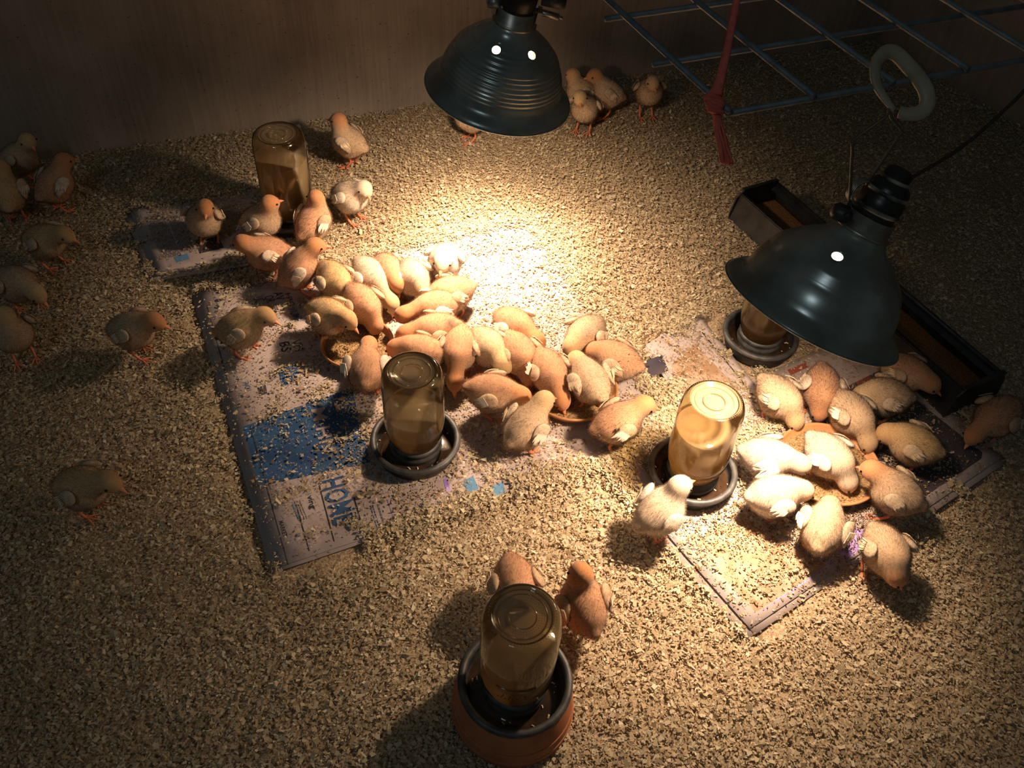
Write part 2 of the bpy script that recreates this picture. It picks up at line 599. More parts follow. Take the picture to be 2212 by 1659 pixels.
class Paper:
    def __init__(s, px, z, label, layers, seed, share, rot_text=None, lift=0.0, corners=None):
        s.c = [np.array(q) for q in (corners if corners is not None else poly_world(px, z))]
        s.z, s.seed = z, seed
        s.o = np.mean(s.c, 0)
        s.root = thing('newspaper', (s.o[0], s.o[1], 0), label, 'newspaper')
        for k in range(layers):
            sh = (layers - 1 - k)
            off = np.array([0.006 * sh * (1 if k % 2 else -0.4), -0.007 * sh])
            v, f = sheet([q + off for q in s.c], z - 0.0016 * sh, lift * (1 if k == layers - 1 else 0.4), seed=seed)
            obj('page', make_mesh('page', v - [s.o[0], s.o[1], 0], f, M_PAPER if k == layers - 1 else M_PAPER_EDGE, True), s.root)
        PAPERS.append((s.c, z, share))

    def flat(s, name, poly, mat, dz=0.0005, label=None):
        """A printed area: fine grid that follows the page."""
        a, b, c, d = poly
        n = 8
        v, f = [], []
        for i in range(n + 1):
            for j in range(n + 1):
                u_, t = i / n, j / n
                q = a * (1 - u_) * (1 - t) + b * u_ * (1 - t) + c * u_ * t + d * (1 - u_) * t
                v.append((q[0] - s.o[0], q[1] - s.o[1], s.z + paper_z(q[0], q[1], s.seed) + dz))
        for i in range(n):
            for j in range(n):
                f.append((i * (n + 1) + j, (i + 1) * (n + 1) + j, (i + 1) * (n + 1) + j + 1, i * (n + 1) + j + 1))
        return obj(name, make_mesh(name, np.array(v), f, mat, True), s.root, label)

    def print_px(s, name, px, mat, dz=0.0005, label=None):
        return s.flat(name, [np.array(q) for q in poly_world(px, s.z)], mat, dz, label)

    def text(s, txt, p, q, size_px, mat, dz=0.0009, bold=0.0, name='printed_word', label=None):
        """Words that run from photo pixel p toward q, letters size_px tall."""
        A, B = un(*p, s.z)[:2], un(*q, s.z)[:2]
        d = norm(B - A)
        nrm = np.array([-d[1], d[0]])
        cu = bpy.data.curves.new('t', 'FONT')
        cu.body = txt
        cu.size = 1
        cu.offset = bold
        cu.resolution_u = 2
        to = bpy.data.objects.new('t', cu)
        C.objects.link(to)
        bpy.context.view_layer.update()
        me = bpy.data.meshes.new_from_object(to.evaluated_get(bpy.context.evaluated_depsgraph_get()))
        bpy.data.objects.remove(to)
        vv = np.zeros(len(me.vertices) * 3, np.float32)
        me.vertices.foreach_get('co', vv)
        vv = vv.reshape(-1, 3)
        wdt = vv[:, 0].max()
        L = np.linalg.norm(B - A)
        hgt = size_px
        xs = vv[:, 0:1] / wdt * L
        ys = vv[:, 1:2] / 0.70 * hgt
        xy = A + xs * d + ys * nrm
        zz = np.array([s.z + paper_z(a_, b_, s.seed) + dz for a_, b_ in xy])
        out = np.column_stack([xy - s.o, zz]).astype(np.float32)
        me.vertices.foreach_set('co', out.ravel())
        me.materials.clear()
        me.materials.append(mat)
        me.update()
        return obj(name, me, s.root, label)

    def columns(s, px_a, px_b, px_d, rows, mat=None, fill=0.75):
        """Lines of small print, one joined part: a block with corner a, line direction a-b, stacking direction a-d."""
        mat = mat or M_PRINT
        A, B, D = [un(*q, s.z)[:2] for q in (px_a, px_b, px_d)]
        mb = MB()
        for r_ in range(rows):
            t0 = 0.0
            while t0 < 1:
                t1 = min(1, t0 + random.uniform(0.06, 0.16))
                o_ = A + (D - A) * r_ / rows
                h_ = (D - A) / rows * 0.34
                k = [o_ + (B - A) * t0, o_ + (B - A) * t1, o_ + (B - A) * t1 + h_, o_ + (B - A) * t0 + h_]
                mb.add([(q[0] - s.o[0], q[1] - s.o[1], s.z + paper_z(q[0], q[1], s.seed) + 0.0007) for q in k], [(0, 1, 2, 3)])
                t0 = t1 + 0.025
        o = obj('small_print', mb.mesh('small_print', mat, False), s.root)
        o['kind'] = 'stuff'
        return o


# big newspaper under the long crowd of chicks
cTL, cBL = un(420, 632, 0.004)[:2], un(592, 1228, 0.004)[:2]
dv = cBL - cTL
pv = np.array([-dv[1], dv[0]])
pv = norm(pv if pv[0] > 0 else -pv)
wide = 0.64
N1 = Paper(None, 0.005, 'large open newspaper with blue print and HOME headline under the crowd of chicks', 2, 1, 0.88, lift=0.0005,
           corners=[cTL, cTL + pv * wide, cBL + pv * wide, cBL])
N1.print_px('blue_advert', [(524, 922), (760, 838), (800, 1000), (560, 1050)], M_BLUE, label='blue printed advertisement panel')
N1.text('M HN', (672, 884), (696, 982), 0.021, M_PAPER, 0.0012, 0.012, label='pale letters on the blue panel')
N1.text('HOME', (692, 1040), (722, 1136), 0.034, M_BLUE, 0.0013, bold=0.012, label='blue HOME headline')
N1.text('ving', (664, 1072), (672, 1100), 0.008, M_INK, bold=0.01)
N1.columns((648, 1080), (664, 1120), (626, 1086), 4)
N1.columns((632, 1086), (646, 1118), (622, 1088), 1, M_BLUE2)
N1.text('MARKET', (602, 1126), (612, 1160), 0.006, M_INK, bold=0.01)
N1.columns((806, 1092), (820, 1138), (796, 1094), 2, M_BLUE)
N1.columns((818, 1090), (832, 1136), (809, 1092), 1)
N1.columns((838, 1080), (856, 1130), (832, 1082), 1, M_PURPLE)
for a_, b_ in (((540, 920), (622, 1220)), ((447, 660), (494, 832)), ((690, 1050), (722, 1170)), ((640, 1090), (668, 1190)), ((765, 1075), (786, 1150))):
    p_, q_ = un(*a_, 0.005)[:2], un(*b_, 0.005)[:2]
    d_ = norm(q_ - p_)
    n_ = np.array([-d_[1], d_[0]]) * 0.0007
    N1.flat('printed_rule', [p_ - n_, q_ - n_, q_ + n_, p_ + n_], M_INK, 0.0007)
N1.text('UC', (546, 646), (552, 656), 0.018, M_INK)
N1.text('OR', (570, 642), (576, 656), 0.016, M_INK)
N1.text('AV', (590, 634), (597, 650), 0.016, M_INK)
N1.text('HIC', (616, 634), (626, 662), 0.009, M_BLUE, bold=0.01)
N1.text('NUME', (622, 668), (636, 694), 0.014, M_BLUE, bold=0.01)
N1.text('82', (616, 698), (623, 712), 0.009, M_INK)
N1.text('BS', (603, 740), (610, 762), 0.016, M_INK, bold=0.01)
N1.text('VM', (628, 738), (638, 760), 0.016, M_INK)
N1.text('TIVOU', (524, 826), (532, 846), 0.009, M_BLUE)
N1.columns((573, 812), (592, 800), (580, 830), 6)
N1.print_px('printed_picture', [(600, 800), (640, 786), (648, 818), (610, 836)], M_BLUE, label='small blue printed picture')
N1.print_px('printed_picture', [(556, 838), (574, 832), (578, 850), (560, 856)], M_PHOTO)
N1.print_px('printed_picture', [(1000, 1040), (1022, 1028), (1034, 1056), (1010, 1066)], M_BLUE2)
N1.print_px('printed_picture', [(1062, 1050), (1086, 1040), (1092, 1066), (1070, 1074)], M_BLUE2)
N1.print_px('printed_picture', [(958, 1036), (966, 1034), (974, 1062), (964, 1066)], M_PURPLE)
# the page corner that curls up at the near edge
BARE += [(*(cTL + (cBL - cTL) * t_ + pv * 0.010), 0.021, 0.10) for t_ in (0.04, 0.09, 0.14, 0.19, 0.24, 0.29, 0.38, 0.47, 0.52, 0.57, 0.62, 0.67, 0.72, 0.80, 0.86, 0.91, 0.95)]
BARE += [(un(x, y)[0], un(x, y)[1], r, s) for x, y, r, s in [
    (716, 1085, 0.030, 0.10), (742, 1100, 0.024, 0.12), (668, 1095, 0.022, 0.12), (610, 1140, 0.025, 0.12), (436, 690, 0.022, 0.10), (455, 760, 0.02, 0.10), (478, 840, 0.02, 0.12), (520, 960, 0.016, 0.10), (550, 1060, 0.02, 0.15), (575, 1150, 0.018, 0.08),
    (450, 650, 0.024, 0.15), (600, 640, 0.035, 0.10), (560, 950, 0.035, 0.22), (610, 985, 0.045, 0.2), (660, 960, 0.035, 0.2), (570, 1020, 0.035, 0.24), (640, 920, 0.03, 0.24), (690, 900, 0.025, 0.18),
    (600, 1160, 0.035, 0.12), (650, 1120, 0.03, 0.15), (700, 1110, 0.035, 0.14), (730, 1190, 0.035, 0.10), (650, 1205, 0.03, 0.12), (720, 1050, 0.02, 0.2),
    (560, 800, 0.03, 0.18), (600, 760, 0.03, 0.18), (620, 690, 0.02, 0.2), (660, 690, 0.025, 0.12), (640, 870, 0.02, 0.15), (820, 1110, 0.025, 0.2), (960, 1050, 0.02, 0.2), (1020, 1045, 0.02, 0.2), (1080, 1058, 0.015, 0.2), (540, 850, 0.02, 0.2)]]

# small folded newspaper under the back jar
N2 = Paper([(286, 452), (560, 400), (640, 540), (342, 588)], 0.008, 'small folded newspaper stack under the back jar, pages fanned at the edge', 4, 2, 0.75, lift=0.001)
N2.columns((312, 470), (352, 560), (352, 462), 14)
N2.columns((362, 468), (392, 545), (392, 462), 9)
N2.print_px('printed_picture', [(376, 556), (404, 548), (410, 560), (382, 568)], M_BLUE2)
N2.print_px('printed_picture', [(420, 520), (470, 508), (484, 536), (432, 548)], M_PHOTO)
BARE += [(un(x, y)[0], un(x, y)[1], r, s) for x, y, r, s in [(302, 475, 0.025, 0.10), (318, 510, 0.028, 0.08), (335, 550, 0.03, 0.06), (370, 575, 0.03, 0.06), (410, 568, 0.03, 0.05), (460, 555, 0.03, 0.08), (345, 500, 0.03, 0.25), (375, 535, 0.035, 0.12), (400, 510, 0.025, 0.3)]]

# dark printed newspaper under the right-hand crowd
N3 = Paper([(1620, 1358), (2168, 986), (1880, 700), (1290, 985)], 0.005, 'newspaper with dark photo print and white margin under the chicks by the trough', 3, 3, 0.8, lift=0.001)
N3.print_px('dark_photograph', [(1965, 1098), (2130, 984), (1900, 800), (1740, 880)], M_PHOTO, label='dark printed photograph')
N3.print_px('printed_picture', [(1848, 826), (1880, 812), (1890, 832), (1858, 846)], M_RED, 0.0009)
N3.print_px('printed_picture', [(1700, 800), (1740, 784), (1746, 794), (1708, 812)], M_RED, 0.0009)
N3.print_px('printed_picture', [(1800, 1180), (1850, 1135), (1880, 1160), (1830, 1215)], M_PURPLE, 0.0009, label='purple printed panel')
p_, q_ = un(1645, 1322, 0.005)[:2], un(1800, 1215, 0.005)[:2]
d_ = norm(q_ - p_)
n_ = np.array([-d_[1], d_[0]]) * 0.001
N3.flat('printed_rule', [p_ - n_, q_ - n_, q_ + n_, p_ + n_], M_PURPLE, 0.0007)
N3.print_px('soiled_patch', [(1470, 1170), (1640, 1330), (1800, 1230), (1600, 1120)], M_WET, 0.0006)
N3.print_px('soiled_patch', [(1370, 985), (1440, 1080), (1520, 1040), (1440, 950)], M_WET, 0.0006)
BARE += [(un(x, y)[0], un(x, y)[1], r, s) for x, y, r, s in [
    (1455, 1165, 0.018, 0.45), (1490, 1205, 0.018, 0.45), (1525, 1250, 0.018, 0.4), (1560, 1290, 0.018, 0.4), (1595, 1330, 0.018, 0.35), (1690, 1315, 0.02, 0.15), (1755, 1272, 0.02, 0.2), (1825, 1225, 0.02, 0.25), (1625, 1350, 0.02, 0.15),
    (1650, 1335, 0.03, 0.15), (1720, 1290, 0.03, 0.16), (1790, 1245, 0.025, 0.2), (1580, 1260, 0.03, 0.3), (2020, 1080, 0.03, 0.15), (2090, 1030, 0.03, 0.12), (2130, 1000, 0.025, 0.12), (1980, 1040, 0.04, 0.22), (2060, 970, 0.04, 0.14), (2000, 900, 0.05, 0.3),
    (1860, 1160, 0.035, 0.2), (1840, 1200, 0.03, 0.2), (1870, 830, 0.05, 0.2), (1780, 800, 0.05, 0.25), (1700, 790, 0.04, 0.22)]]

# middle sheet with the lilac margin
N4 = Paper([(1395, 745), (1505, 672), (1690, 905), (1560, 985)], 0.0085, 'soiled newspaper page with a lilac margin strip in front of the tilted lamp', 2, 4, 0.7)
p_, q_ = un(1515, 715, 0.0085)[:2], un(1650, 885, 0.0085)[:2]
d_ = norm(q_ - p_)
n_ = np.array([-d_[1], d_[0]]) * 0.001
N4.flat('printed_rule', [p_ - n_, q_ - n_, q_ + n_, p_ + n_], M_INK, 0.0007)
N4.print_px('printed_picture', [(1390, 782), (1430, 766), (1444, 800), (1404, 818)], M_PHOTO)
N4.print_px('soiled_patch', [(1450, 790), (1500, 740), (1600, 850), (1540, 900)], M_WET, 0.0006)
BARE += [(un(x, y)[0], un(x, y)[1], r, s) for x, y, r, s in [
    (1530, 712, 0.025, 0.08), (1565, 750, 0.022, 0.08), (1600, 795, 0.022, 0.08), (1630, 835, 0.022, 0.08), (1420, 750, 0.03, 0.2), (1250, 945, 0.025, 0.15), (1430, 800, 0.03, 0.35), (1280, 975, 0.02, 0.2), (1545, 690, 0.02, 0.15)]]

# ------------------------------------------------------------------ wood shavings: uncountable, one object
N = 580000
xs = rng.uniform(-1.75, 1.55, int(N * 1.9))
ys = rng.uniform(0.12, 2.7, int(N * 1.9))
ok = (((np.stack([xs, ys], 1) - P0) @ wn) < -0.004) & (((np.stack([xs, ys], 1) - CORNER) @ rn) < -0.004)
half = 0.30 + 0.66 * ys + 0.12
ok &= (np.abs(xs + 0.02) < half)
keep = np.ones(len(xs))
zb = ground(xs, ys)
for poly, z, share in PAPERS:
    i_ = in_poly(xs, ys, poly)
    patch = 0.5 + 0.5 * np.clip(wnoise(xs, ys, 50, 8) * 1.4 + wnoise(xs, ys, 130, 9) * 1.2, -1, 1)
    keep[i_] = share * (0.30 + 0.95 * patch[i_])
    zb[i_] = np.maximum(zb[i_], z + 0.0016)
    pv_ = np.array(poly)
    ed = np.full(len(xs), 9.0)
    for a_ in range(3 if share == 0.88 else 4):
        p_, q_ = pv_[a_], pv_[(a_ + 1) % 4]
        d_ = (q_ - p_) / np.linalg.norm(q_ - p_)
        ed = np.minimum(ed, np.abs((xs - p_[0]) * -d_[1] + (ys - p_[1]) * d_[0]))
    rim_ = i_ & (ed < 0.012 + 0.02 * patch)
    keep[rim_] = np.maximum(keep[rim_], 0.89)
for px_, py_, cr in ((1010, 1000, 0.20), (1130, 720, 0.16), (930, 1120, 0.10), (790, 1010, 0.05), (800, 870, 0.05), (640, 810, 0.03), (1560, 1120, 0.07), (1520, 880, 0.05), (1350, 900, 0.06)):
    q_ = un(px_, py_)
    d2 = ((xs - q_[0]) ** 2 + (ys - q_[1]) ** 2) / cr ** 2
    keep = np.maximum(keep, np.where(d2 < 1, 0.89 * np.clip(2 - 2 * d2, 0, 1), 0))
for bx, by, br, sh in BARE:
    d2 = ((xs - bx) ** 2 + (ys - by) ** 2) / br ** 2
    i_ = d2 < 1
    keep[i_] = np.minimum(keep[i_], sh * (0.7 + 2.2 * d2[i_]))
ok &= rng.uniform(0, 1, len(xs)) < keep
idx = np.nonzero(ok)[0][:N]
xs, ys, zb, kp = xs[idx], ys[idx], zb[idx], keep[idx]
# a thicker drift of shavings along the buried paper edges
for poly, z, share in PAPERS:
    pv_ = [np.asarray(q) for q in poly]
    for a_ in range(3 if share == 0.88 else 4):
        p_, q_ = pv_[a_], pv_[(a_ + 1) % 4]
        m_ = int(np.linalg.norm(q_ - p_) * 9000)
        t_ = rng.uniform(0, 1, m_)[:, None]
        d_ = norm(q_ - p_)
        e_ = p_ + (q_ - p_) * t_ + np.array([-d_[1], d_[0]]) * rng.normal(0, 0.011, m_)[:, None]
        free = np.ones(m_, bool)
        for bx, by, br, sh in BARE:
            free &= ((e_[:, 0] - bx) ** 2 + (e_[:, 1] - by) ** 2) > (br * 1.05) ** 2
        free &= ((e_ - P0) @ wn) < -0.004
        e_ = e_[free]
        xs = np.concatenate([xs, e_[:, 0]])
        ys = np.concatenate([ys, e_[:, 1]])
        zb = np.concatenate([zb, np.full(len(e_), z + 0.002)])
        kp = np.concatenate([kp, np.full(len(e_), 0.91)])
n = len(xs)
onp = np.zeros(n, bool)
L = np.exp(rng.normal(math.log(0.0041), 0.40, n)).clip(0.0014, 0.012)
L = L * np.where(kp < 0.9, 0.78, 1.0)
wdh = L * rng.uniform(0.16, 0.85, n)
wdh = np.minimum(wdh, 0.0065)
th = rng.uniform(0, 2 * np.pi, n)
tl1 = rng.normal(0, 0.24, n)
tl2 = rng.normal(0, 0.30, n)
ax = np.stack([np.cos(th) * np.cos(tl1), np.sin(th) * np.cos(tl1), np.sin(tl1)], 1)
bx_ = np.stack([-np.sin(th) * np.cos(tl2), np.cos(th) * np.cos(tl2), np.sin(tl2)], 1)
cz = zb + np.abs(np.sin(tl1)) * L * 0.5 + np.abs(np.sin(tl2)) * wdh * 0.5 + rng.uniform(0.0, 0.0045, n) * np.where(kp < 0.9, 0.3, 1)
ctr = np.stack([xs, ys, cz], 1)
curl = rng.normal(0, 0.10, n)[:, None] * L[:, None] * np.array([0, 0, 1.0])
j_ = rng.uniform(0.35, 1.15, (n, 8))
v0 = ctr - ax * (L * 0.5 * j_[:, 0])[:, None] - bx_ * (wdh * 0.5 * j_[:, 6])[:, None] + curl
v1 = ctr + ax * (L * 0.5 * j_[:, 1])[:, None] - bx_ * (wdh * 0.5 * j_[:, 2])[:, None]
v2 = ctr + ax * (L * 0.5 * j_[:, 4])[:, None] + bx_ * (wdh * 0.5 * j_[:, 5])[:, None] + curl
v3 = ctr - ax * (L * 0.5 * j_[:, 3])[:, None] + bx_ * (wdh * 0.5 * j_[:, 0])[:, None]
fv = np.stack([v0, v1, v2, v3], 1).reshape(-1, 3)
pal = np.array([(0.58, 0.455, 0.31), (0.69, 0.57, 0.42), (0.47, 0.345, 0.21), (0.75, 0.65, 0.51), (0.40, 0.285, 0.175), (0.63, 0.50, 0.345), (0.60, 0.51, 0.35)])
pi_ = rng.choice(len(pal), n, p=[0.24, 0.19, 0.19, 0.08, 0.10, 0.14, 0.06])
fc = pal[pi_] * rng.uniform(0.78, 1.12, n)[:, None]
dirt = np.clip(wnoise(xs, ys, 26, 12) * 0.5 + 0.5, 0, 1)
fc *= (0.80 + 0.24 * dirt)[:, None] * np.array([0.97, 1.0, 0.97])
# droppings and soiled flakes are browner where the papers are trodden
soil = (kp < 0.9) & (rng.uniform(0, 1, n) < 0.42)
fc[soil] *= np.array([0.72, 0.58, 0.46])
me = make_mesh('wood_shavings', fv, np.arange(n * 4, dtype=np.int32).reshape(-1, 4), M_FLAKE, False, np.repeat(fc, 4, 0))
tag(obj('wood_shavings', me), 'pale wood shavings spread loose over the whole pen floor', 'wood shavings', kind='stuff')


# ------------------------------------------------------------------ chicks
def surface_nets(fn, lo, hi, h):
    nx, ny, nz = [int(math.ceil((b - a) / h)) + 1 for a, b in zip(lo, hi)]
    X = np.stack(np.meshgrid(*[lo[i] + h * np.arange(k) for i, k in enumerate((nx, ny, nz))], indexing='ij'), -1)
    V = fn(X.reshape(-1, 3)).reshape(nx, ny, nz)
    s = V < 0
    corners = [(a, b, c) for a in (0, 1) for b in (0, 1) for c in (0, 1)]
    sl = lambda A, c: A[c[0]:c[0] + nx - 1, c[1]:c[1] + ny - 1, c[2]:c[2] + nz - 1]
    acc = np.zeros((nx - 1, ny - 1, nz - 1, 3))
    cnt = np.zeros((nx - 1, ny - 1, nz - 1))
    for p in corners:
        for ax_ in range(3):
            if p[ax_]:
                continue
            q = list(p)
            q[ax_] = 1
            a, b = sl(V, p), sl(V, q)
            cr = (a < 0) != (b < 0)
            t = np.where(cr, a / np.where(cr, a - b, 1), 0)
            pos = np.zeros(acc.shape)
            for k in range(3):
                pos[..., k] = p[k]
            pos[..., ax_] = t
            acc += pos * cr[..., None]
            cnt += cr
    act = cnt > 0
    ids = np.full(act.shape, -1)
    ids[act] = np.arange(act.sum())
    cell = np.stack(np.nonzero(act), 1)
    verts = np.asarray(lo) + h * (cell + acc[act] / cnt[act][:, None])
    faces = []
    for ax_ in range(3):
        b, c = (ax_ + 1) % 3, (ax_ + 2) % 3
        A0 = [slice(None)] * 3
        A1 = [slice(None)] * 3
        A0[ax_] = slice(0, -1)
        A1[ax_] = slice(1, None)
        cr = s[tuple(A0)] != s[tuple(A1)]
        neg = s[tuple(A0)]
        e = np.stack(np.nonzero(cr), 1)
        okk = (e[:, b] > 0) & (e[:, c] > 0) & (e[:, b] < V.shape[b] - 1) & (e[:, c] < V.shape[c] - 1)
        e = e[okk]
        def cid(db, dc):
            g = e.copy()
            g[:, b] -= db
            g[:, c] -= dc
            return ids[g[:, 0], g[:, 1], g[:, 2]]
        q = np.stack([cid(1, 1), cid(0, 1), cid(0, 0), cid(1, 0)], 1)
        ng = neg[e[:, 0], e[:, 1], e[:, 2]]
        q[~ng] = q[~ng][:, ::-1]
        faces.append(q)
    return verts, np.concatenate(faces)


def roty(a):
    c, s = math.cos(a), math.sin(a)
    return np.array([[c, 0, s], [0, 1, 0], [-s, 0, c]])


def fibres(P, Nn, cols, flow, length, count, w=0.00075, faces=None, verts=None, seed=0, spread=0.35, lift=0.7):
    """Down: thin tapering hairs that share the normal of the skin they grow on."""
    r = np.random.default_rng(seed)
    a, b, c = P[faces[:, 0]], P[faces[:, 1]], P[faces[:, 2]]
    ar = np.linalg.norm(np.cross(b - a, c - a), axis=1)
    fi = r.choice(len(faces), count, p=ar / ar.sum())
    uv = r.uniform(0, 1, (count, 2))
    fidx = faces[fi]
    w0, w1 = uv[:, :1], uv[:, 1:]
    def lerp(A):
        return (A[fidx[:, 0]] * (1 - w0) * (1 - w1) + A[fidx[:, 1]] * w0 * (1 - w1) + A[fidx[:, 2]] * w0 * w1 + A[fidx[:, 3]] * (1 - w0) * w1)
    p = lerp(P)
    nn = lerp(Nn)
    nn /= np.linalg.norm(nn, axis=1)[:, None] + 1e-9
    cc = lerp(cols)
    fl_ = lerp(flow)
    ln = lerp(length[:, None])[:, 0] * r.uniform(0.6, 1.25, count)
    d = nn * lift + fl_ * 0.8 + r.normal(0, spread, (count, 3))
    d -= nn * np.minimum((d * nn).sum(1) - 0.25, 0)[:, None]
    d /= np.linalg.norm(d, axis=1)[:, None]
    sd = np.cross(d, r.normal(0, 1, (count, 3)))
    sd /= np.linalg.norm(sd, axis=1)[:, None]
    p0 = p - nn * 0.0006
    V = np.stack([p0 - sd * w * 0.5, p0 + sd * w * 0.5, p0 + d * ln[:, None]], 1).reshape(-1, 3)
    vn = np.repeat(nn, 3, 0)
    br = r.uniform(0.94, 1.06, count)[:, None]
    cv = np.stack([cc * br * 0.93, cc * br * 0.93, np.minimum(cc * br * 1.06, 0.95)], 1).reshape(-1, 3)
    return V, np.arange(count * 3, dtype=np.int32).reshape(-1, 3), cv, vn


CREAM = np.array([0.56, 0.40, 0.265])
YELLOW = np.array([0.57, 0.39, 0.20])
ORANGE = np.array([0.53, 0.235, 0.10])
PEACH = np.array([0.545, 0.305, 0.18])
PALE = np.array([0.60, 0.47, 0.345])
WHITE = np.array([0.72, 0.63, 0.53])
#          back, head, belly, wing
TINTS = {'o': (PEACH, ORANGE, CREAM, CREAM), 'c': (CREAM, YELLOW, CREAM, PALE), 'p': (PALE, YELLOW, PALE, WHITE), 'w': (PALE, PALE, WHITE, WHITE),
         'r': (PEACH * 0.95, ORANGE * 0.95, PEACH, WHITE), 'h': (CREAM, ORANGE * 1.05, CREAM, PALE), 'y': (YELLOW, YELLOW * np.array([0.95, 0.85, 0.8]), CREAM, PALE)}
CHICKS = []


def chick(label, body, head, beak, zb=0.056, zh=0.085, zk=0.078, tint='c', pitch=None, s=0.865, white=0, dark=0, sit=False, head_deg=None, legs=True, seed=None, droop=0.0, group=None, flecks=()):
    """body, head, beak: photo pixels surveyed at heights zb, zh, zk."""
    i = len(CHICKS)
    sd = 100 + i
    r = np.random.default_rng(sd)
    zb_, zh_, zk_ = zb * 1.0, zh * 1.0, zk * 1.0
    Bp, Hp, Kp = un(*body, zb_), un(*head, zh_), un(*beak, zk_)
    hd = (Hp - Bp)[:2]
    ang = math.atan2(hd[1], hd[0]) if head_deg is None else math.radians(head_deg)
    ca, sa = math.cos(ang), math.sin(ang)
    Rz = np.array([[ca, sa, 0], [-sa, ca, 0], [0, 0, 1]])     # world to chick
    base = np.array([Bp[0], Bp[1], 0.0])
    Hl = Rz @ (Hp - base)
    Kd = Rz @ norm(Kp - Hp)
    bc = np.array([0, 0, zb_])
    # keep the neck a chick's neck
    if pitch is None:
        pitch = float(np.clip((Hl[2] - zb_) / 0.045, -0.55, 0.95)) * 24 + 4
    R = roty(-math.radians(pitch))
    NB = bc + R @ (np.array([0.024, 0, 0.012]) * s)
    v = Hl - NB
    dl = np.linalg.norm(v)
    mx = 0.047 * s if Hl[2] > 0.05 else 0.056 * s
    Hl = NB + v / dl * float(np.clip(dl, 0.029 * s, mx))
    Hl[2] = max(Hl[2], 0.017)
    blobs = []

    def B(c, rad, rot=None, tagv=0.0):
        blobs.append((np.asarray(c, float), np.asarray(rad, float), np.eye(3) if rot is None else rot, tagv))
    B(bc, np.array([0.034, 0.0318, 0.0325]) * s, R)
    B(bc + R @ (np.array([0.013, 0, -0.004]) * s), np.array([0.0225, 0.0285, 0.0270]) * s, R)
    B(bc + R @ (np.array([-0.022, 0, 0.002]) * s), np.array([0.020, 0.0240, 0.0240]) * s, R)
    B(bc + R @ (np.array([-0.0415, 0, 0.008]) * s), np.array([0.010, 0.0095, 0.0075]) * s, R)
    for sgn in (-1, 1):
        B(bc + np.array([-0.004, 0.014 * sgn, -0.020]) * s, np.array([0.015, 0.0115, 0.015]) * s)
    for t, rr in ((0.0, 0.0175), (0.35, 0.0142), (0.7, 0.0128)):
        B(NB * (1 - t) + Hl * t, np.full(3, rr) * s, None, 0.25 + 0.75 * t)
    HR = frame(Kd, (0, 0, 1) if abs(Kd[2]) < 0.9 else (1, 0, 0))   # columns: up, side, forward
    hup, hside = HR[:, 0], HR[:, 1]
    B(Hl - Kd * 0.001, np.array([0.0162, 0.0156, 0.0170]) * s, HR, 1.0)
    B(Hl + Kd * 0.0125 * s - hup * 0.003 * s, np.array([0.0075, 0.0078, 0.0080]) * s, HR, 1.0)
    K = 0.0042 * s

    def dists(Pp):
        out = []
        for c, rad, rot, _ in blobs:
            q = (Pp - c) @ rot / rad
            ln = np.linalg.norm(q, axis=1)
            out.append((ln - 1) * rad.min() * (0.5 + 0.5 * ln.clip(0, 1)))
        return np.stack(out, 1)

    def field(Pp):
        d = dists(Pp)
        mn = d.min(1)
        return mn - K * np.log(np.exp(-(d - mn[:, None]) / K).sum(1))
    cs = np.array([b[0] for b in blobs])
    rs = np.array([b[1].max() for b in blobs])
    lo = (cs - rs[:, None]).min(0) - 0.012
    hi = (cs + rs[:, None]).max(0) + 0.012
    Vv, Ff = surface_nets(field, lo, hi, 0.0034)
    e = 4e-4

    def grad(Pp):
        g = np.stack([field(Pp + np.eye(3)[k] * e) - field(Pp - np.eye(3)[k] * e) for k in range(3)], 1) / (2 * e)
        return g
    for _ in range(2):
        g = grad(Vv)
        Vv = Vv - g * (field(Vv) / ((g ** 2).sum(1) + 1e-9))[:, None]
    Nn = grad(Vv)
    Nn /= np.linalg.norm(Nn, axis=1)[:, None] + 1e-9
    D = dists(Vv)
    wgt = np.exp(-(D - D.min(1)[:, None]) / 0.007)
    wgt /= wgt.sum(1)[:, None]
    hw = np.clip(wgt @ np.array([b[3] for b in blobs]), 0, 1)
    back, headc, belly, wingc = TINTS[tint]
    nb = (Nn @ R)[:, 2]
    up_ = np.clip(nb * 0.9 + 0.35, 0, 1)
    nz = 0.5 + 0.5 * np.clip(wnoise(Vv[:, 0] + i, Vv[:, 1] + Vv[:, 2] * 0.7, 120, sd), -1, 1)
    col = belly * (1 - up_[:, None]) + back * up_[:, None]
    hwa = np.clip(hw * 1.15 - 0.12 + 0.2 * (nz - 0.5), 0, 1)[:, None]
    cheek = np.clip(-((Vv - Hl) @ hup) / (0.012 * s), 0, 1)[:, None]
    hcol = headc * (1 - 0.5 * cheek) + belly * 0.5 * cheek
    col = col * (1 - hwa) + hcol * hwa
    col *= (0.90 + 0.16 * nz)[:, None]
    if dark:
        dd = np.linalg.norm(Vv - (bc + R @ (np.array([-0.020, 0.012 * dark, 0.025]) * s)), axis=1)
        k_ = np.exp(-(dd / 0.010) ** 2)[:, None] * 0.8
        col = col * (1 - k_) + np.array([0.10, 0.075, 0.06]) * k_
    g_ = R @ np.array([-0.9, 0, -0.35])
    flow = np.tile(g_, (len(Vv), 1))
    flow = flow * (1 - hw[:, None]) + (-Kd * 0.9) * hw[:, None]
    flow -= Nn * (flow * Nn).sum(1)[:, None]
    ln = (0.0066 * (1 - hw) + 0.0025 * hw) * s
    root = thing('chick', (base[0], base[1], 0.0), label, 'chick', ang, group or 'young chicks in the pen')
    obj('body', make_mesh('body', Vv, Ff, M_SKIN, True, col), root)
